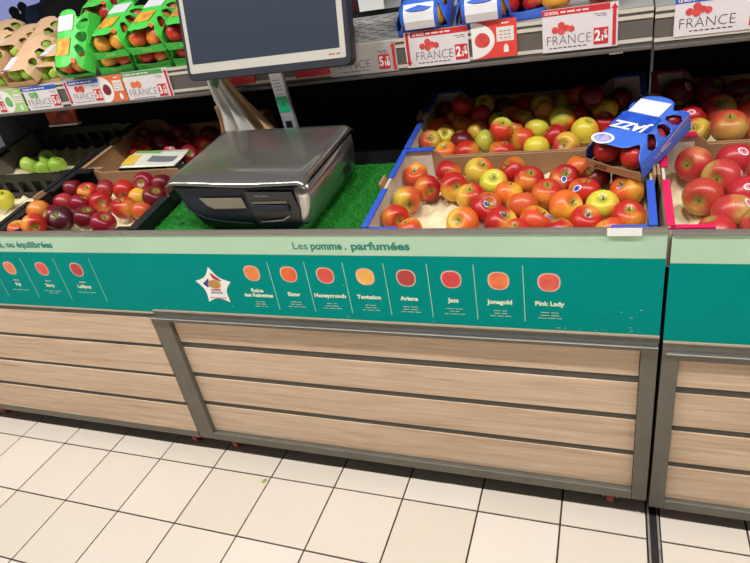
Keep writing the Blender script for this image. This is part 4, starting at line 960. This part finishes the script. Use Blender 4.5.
# packs on the upper shelf
PS = [  # kind, front bottom centre measured as (px, py, Y), pitch, yaw, name, fruit, rows of apples
 ('kraft', 6, 91, .462, SH, .05, 'bottom-row brown pack at the shelf end', ['green'], 2),
 ('kraft', 48, 85, .462, SH, .0, 'bottom-row brown pack beside the propped green pack', ['green'], 2),
 ('kraft', 24, 86, .44, .50, -.03, 'brown pack with a long white label in the pile front', ['green'], 3),
 ('kraft', -12, 78, .46, .45, .10, 'brown pack cut off by the left picture edge', ['green'], 3),
 ('kraft', 58, 73, .50, .36, -.05, 'brown pack touching the green packs', ['green'], 3),
 ('kraft', 10, 63, .52, .25, .10, 'brown pack third up in the pile', ['green'], 3),
 ('kraft', 30, 61, .58, .38, -.05, 'topmost brown pack near the coats', ['green'], 3),
 ('kraft', -12, 56, .60, .25, .10, 'brown pack at the top left corner', ['green'], 3),
 ('green', 118, 73, .462, SH, .04, 'bottom-row green pack above the orange card', ['redorange', 'orange'], 2),
 ('green', 155, 69.5, .462, SH, -.04, 'bottom-row green pack above the green-headed label', ['redorange', 'orangegold'], 2),
 ('green', 194, 64, .462, SH, .03, 'bottom-row green pack half behind the monitor', ['redorange'], 2),
 ('green', 113, 58, .425, .42, -.02, 'second-layer green pack, left of two open ends', ['pinkred', 'orange', 'redorange'], 3),
 ('green', 149, 53, .425, .42, -.02, 'second-layer green pack, right of two open ends', ['pinkred', 'redorange', 'orange'], 3),
 ('green', 187, 48, .43, .40, .05, 'green pack squeezed against the monitor edge', ['redorange'], 3),
 ('green', 103, 29, .56, .42, -.05, 'topmost green pack of the pile', ['pinkred', 'orange', 'orangegold'], 3),
 ('blue', 424, 36, .460, SH+.38, .02, 'blue pack next to the bare perforated patch', ['gold', 'orangegold'], 3),
 ('blue', 484, 29, .460, SH+.38, .05, 'blue pack above the coral red card', ['redorange', 'gold'], 3),
 ('blue', 521, 20, .470, SH+.10, .10, 'askew blue pack, rightmost of the shelf', ['red', 'redorange'], 3),
]
for i, (k, px, py, Y, pitch, yaw, lb, fr_, nr) in enumerate(PS):
    A = onYp(px, py, Y); d = Matrix.Rotation(yaw, 3, 'Z') @ Vector((0, math.cos(pitch), math.sin(pitch)))
    c_ = A + d*(PL/2)
    pack(k, c_, (pitch, 0, yaw), lb+' on the upper shelf', fr_, nr, False, k != 'kraft' and not lb.startswith('askew'), i+5, lb, flat=.8 if k == 'kraft' else 1)
A = onYp(84, 77, .448); d = Vector((0, math.cos(1.0), math.sin(1.0)))
gp = pack('green', A+d*PL/2, (1.0, 0, -.12), 'green apple pack propped upright, its white label facing the aisle', ['redorange'], 1, False, True, 40, 'propped upright green pack')
# loose apples at the shelf's right end
for px, py, Y, r_, c_, lb in ((556, 3, .492, .038, 'orange', 'orange apple loose on the upper shelf above the price label with up arrow'), (602, -3, .494, .038, 'redgold', 'red and gold apple loose on the upper shelf just left of the rail joint'), (520, -12, .60, .036, 'gold', 'gold apple behind the askew blue pack on the upper shelf')):
    A = onYp(px, py, Y); put_apple((A.x, Y, max(A.z, zsh(Y)+r_*.97)), r_, c_, (0, 0, 1), None, '', lb)
for x in (2.32, 2.40, 2.48): pass
# things standing further back on the bare patch
bk = thing('dark_bag_of_apples', 'dark netted bag of apples at the back of the bare shelf patch', 'bag', (1.36, .76, zsh(.76)))
MB().loft([rr(-.07, .07, -.05, .05, .02, 0), rr(-.085, .085, -.06, .06, .03, .03), rr(-.08, .08, -.055, .055, .03, .07), rr(-.03, .03, -.02, .02, .015, .10)]).build('net', mat('dark red netting', (74,22,34), .6, 0, .5, 40), bk, auto=True)
MB().box(.04, .12, -.075, -.072, .005, .055).build('paper_tag', WHITE, bk)
tag(MB().box(1.18, 1.60, .70, .708, zsh(.70)-.002, zsh(.70)+.012).build('shelf_divider', BLACK), 'black divider bar behind the bare perforated shelf patch', 'divider')

# ---------------------------------------------------------------- shop beyond the display
wb = MB().box(-7.5, 6.5, 6.4, 6.5, 0, 3.2).build('wall_back', mat('dim shop wall', (96,92,112), .8, 0, .2, 3)); structure(wb)
pp = MB().box(-6.2, -2.55, 5.0, 5.03, .4, 2.4).build('poster_panel', mat('lavender backlit panel', (150,160,214), .5, 0, .25, 1.6, emit=.55)); tag(pp, 'lavender backlit picture panel in the background behind the brown packs', 'poster')
def blob(name, pts, m, par):
    MB().poly(pts).build(name, m, par)
SIL = mat('black silhouette print', (16,14,24), .6)
c0 = onYp(14, 13, 4.99); c1 = onYp(22, 8, 4.99); c2 = onYp(24, 22, 4.99)
for (c, rx, rz, k) in ((c0, .085, .075, 0), (c1, .075, .07, 1), (c2, .24, .10, 2)):
    blob('printed_silhouette', [(c.x+rx*math.cos(a)*(1+.1*math.sin(3*a)), 4.9985-.0005*k, c.z+rz*math.sin(a)-.0*k) for a in [2*PI*i/22 for i in range(22)]], SIL, pp)
def person(name_label, x, y, yaw, coat, trousers, hair, lean=0, arm=0):
    P = thing('person', name_label, 'person', (x, y, 0), (0, 0, yaw))
    J = {'pelvis': (0,0,.95,.15), 'waist': (0,0,1.1,.14), 'chest': (0,-.01,1.32,.17), 'neckb': (0,-.01,1.46,.09), 'neck': (0,-.01,1.53,.055), 'head': (0,-.03,1.62,.095), 'top': (0,-.02,1.70,.09)}
    V = list(J.values()); E_ = [(0,1),(1,2),(2,3),(3,4),(4,5),(5,6)]
    for sx in (-1, 1):
        b0 = len(V)
        V += [(sx*.17,0,1.42,.075), (sx*.235,-.02*arm,1.16,.055), (sx*(.22-.1*arm),-.12-.18*arm,.96+.12*arm,.045), (sx*(.21-.1*arm),-.20-.2*arm,.90+.12*arm,.035)]
        E_ += [(2,b0),(b0,b0+1),(b0+1,b0+2),(b0+2,b0+3)]
        b1 = len(V); V += [(sx*.10,0,.86,.10), (sx*.105,-.02,.50,.07), (sx*.11,.02,.09,.05), (sx*.115,-.12,.04,.04)]
        E_ += [(0,b1),(b1,b1+1),(b1+1,b1+2),(b1+2,b1+3)]
    me = bpy.data.meshes.new('body'); me.from_pydata([v[:3] for v in V], E_, []); o = bpy.data.objects.new('body', me); C.objects.link(o); o.parent = P
    sk = o.modifiers.new('skin', 'SKIN'); sk.use_smooth_shade = True
    for i, v in enumerate(V): me.skin_vertices[0].data[i].radius = (v[3], v[3]*.8)
    me.skin_vertices[0].data[0].use_root = True
    sb = o.modifiers.new('sub', 'SUBSURF'); sb.levels = 1; sb.render_levels = 1
    me.materials.append(coat)
    def shell(nm, rings, m): MB().loft(rings).build(nm, m, P, auto=True)
    def el(z, a, b, cy=0, n=16): return [(a*math.cos(2*PI*k/n), cy+b*math.sin(2*PI*k/n), z) for k in range(n)]
    shell('head_skin', [el(1.52,.055,.06,-.03), el(1.56,.07,.085,-.04), el(1.62,.08,.10,-.035), el(1.68,.082,.10,-.03), el(1.74,.06,.075,-.02)], mat('skin', (196,150,124), .5))
    shell('hair', [el(1.60,.088,.085,.015), el(1.66,.092,.095,.005), el(1.72,.09,.10,-.008), el(1.765,.06,.07,-.01)], hair)
    MB().loft([[(.0,-.128,1.655),(.010,-.12,1.62),(-.010,-.12,1.62)], [(.0,-.145,1.618),(.014,-.13,1.607),(-.014,-.13,1.607)]]).build('nose', MATS['skin'], P)
    for sx in (-1, 1): MB().box(sx*.03-.012, sx*.03+.012, -.136, -.128, 1.652, 1.66).build('eye', BLACK, P)
    MB().box(-.022, .022, -.131, -.124, 1.582, 1.588).build('mouth', mat('lips', (150,80,78), .5), P)
    shell('trousers', [el(.98,.175,.13), el(.86,.185,.14), el(.80,.18,.13)], trousers)
    return P
NAVY = mat('navy coat', (24,52,92), .8, 0, .3, 6); BLK = mat('black coat', (20,21,34), .8, 0, .3, 6)
person('person in a navy jacket standing behind the display at the left', -1.86, 2.75, .9, NAVY, BLK, mat('brown hair', (70,46,34), .7), arm=0)
person('person in a black coat standing behind the display, next to the navy jacket', -1.44, 2.45, .35, BLK, BLK, mat('dark hair', (34,26,24), .7), arm=1)
person('person in a dark coat behind the green packs, mostly hidden', -1.05, 2.9, -.3, BLK, BLK, MATS['dark hair'], arm=1)
wx = onYp(107, 4, 2.0)
wc = MB().box(wx.x-.09, wx.x+.09, 2.0, 2.004, wx.z-.03, wx.z+.14).build('hanging_price_sign', mat('pinkish white card', (214,190,204), .5)); tag(wc, 'pale price sign with a red drawing hanging behind the green packs', 'sign')
MB().poly([(wx.x+.04*math.cos(a), 1.9985, wx.z+.03+.028*math.sin(a)) for a in [2*PI*k/18 for k in range(18)]]).build('apple_picture', REDF, wc)
ls = MB().box(-1.30, -.55, 4.2, 4.23, .9, 1.75).build('light_panel', mat('bright lilac backlit panel', (214,212,250), .5, emit=1.0)); tag(ls, 'bright lilac backlit panel glimpsed between the green packs and the monitor', 'poster')
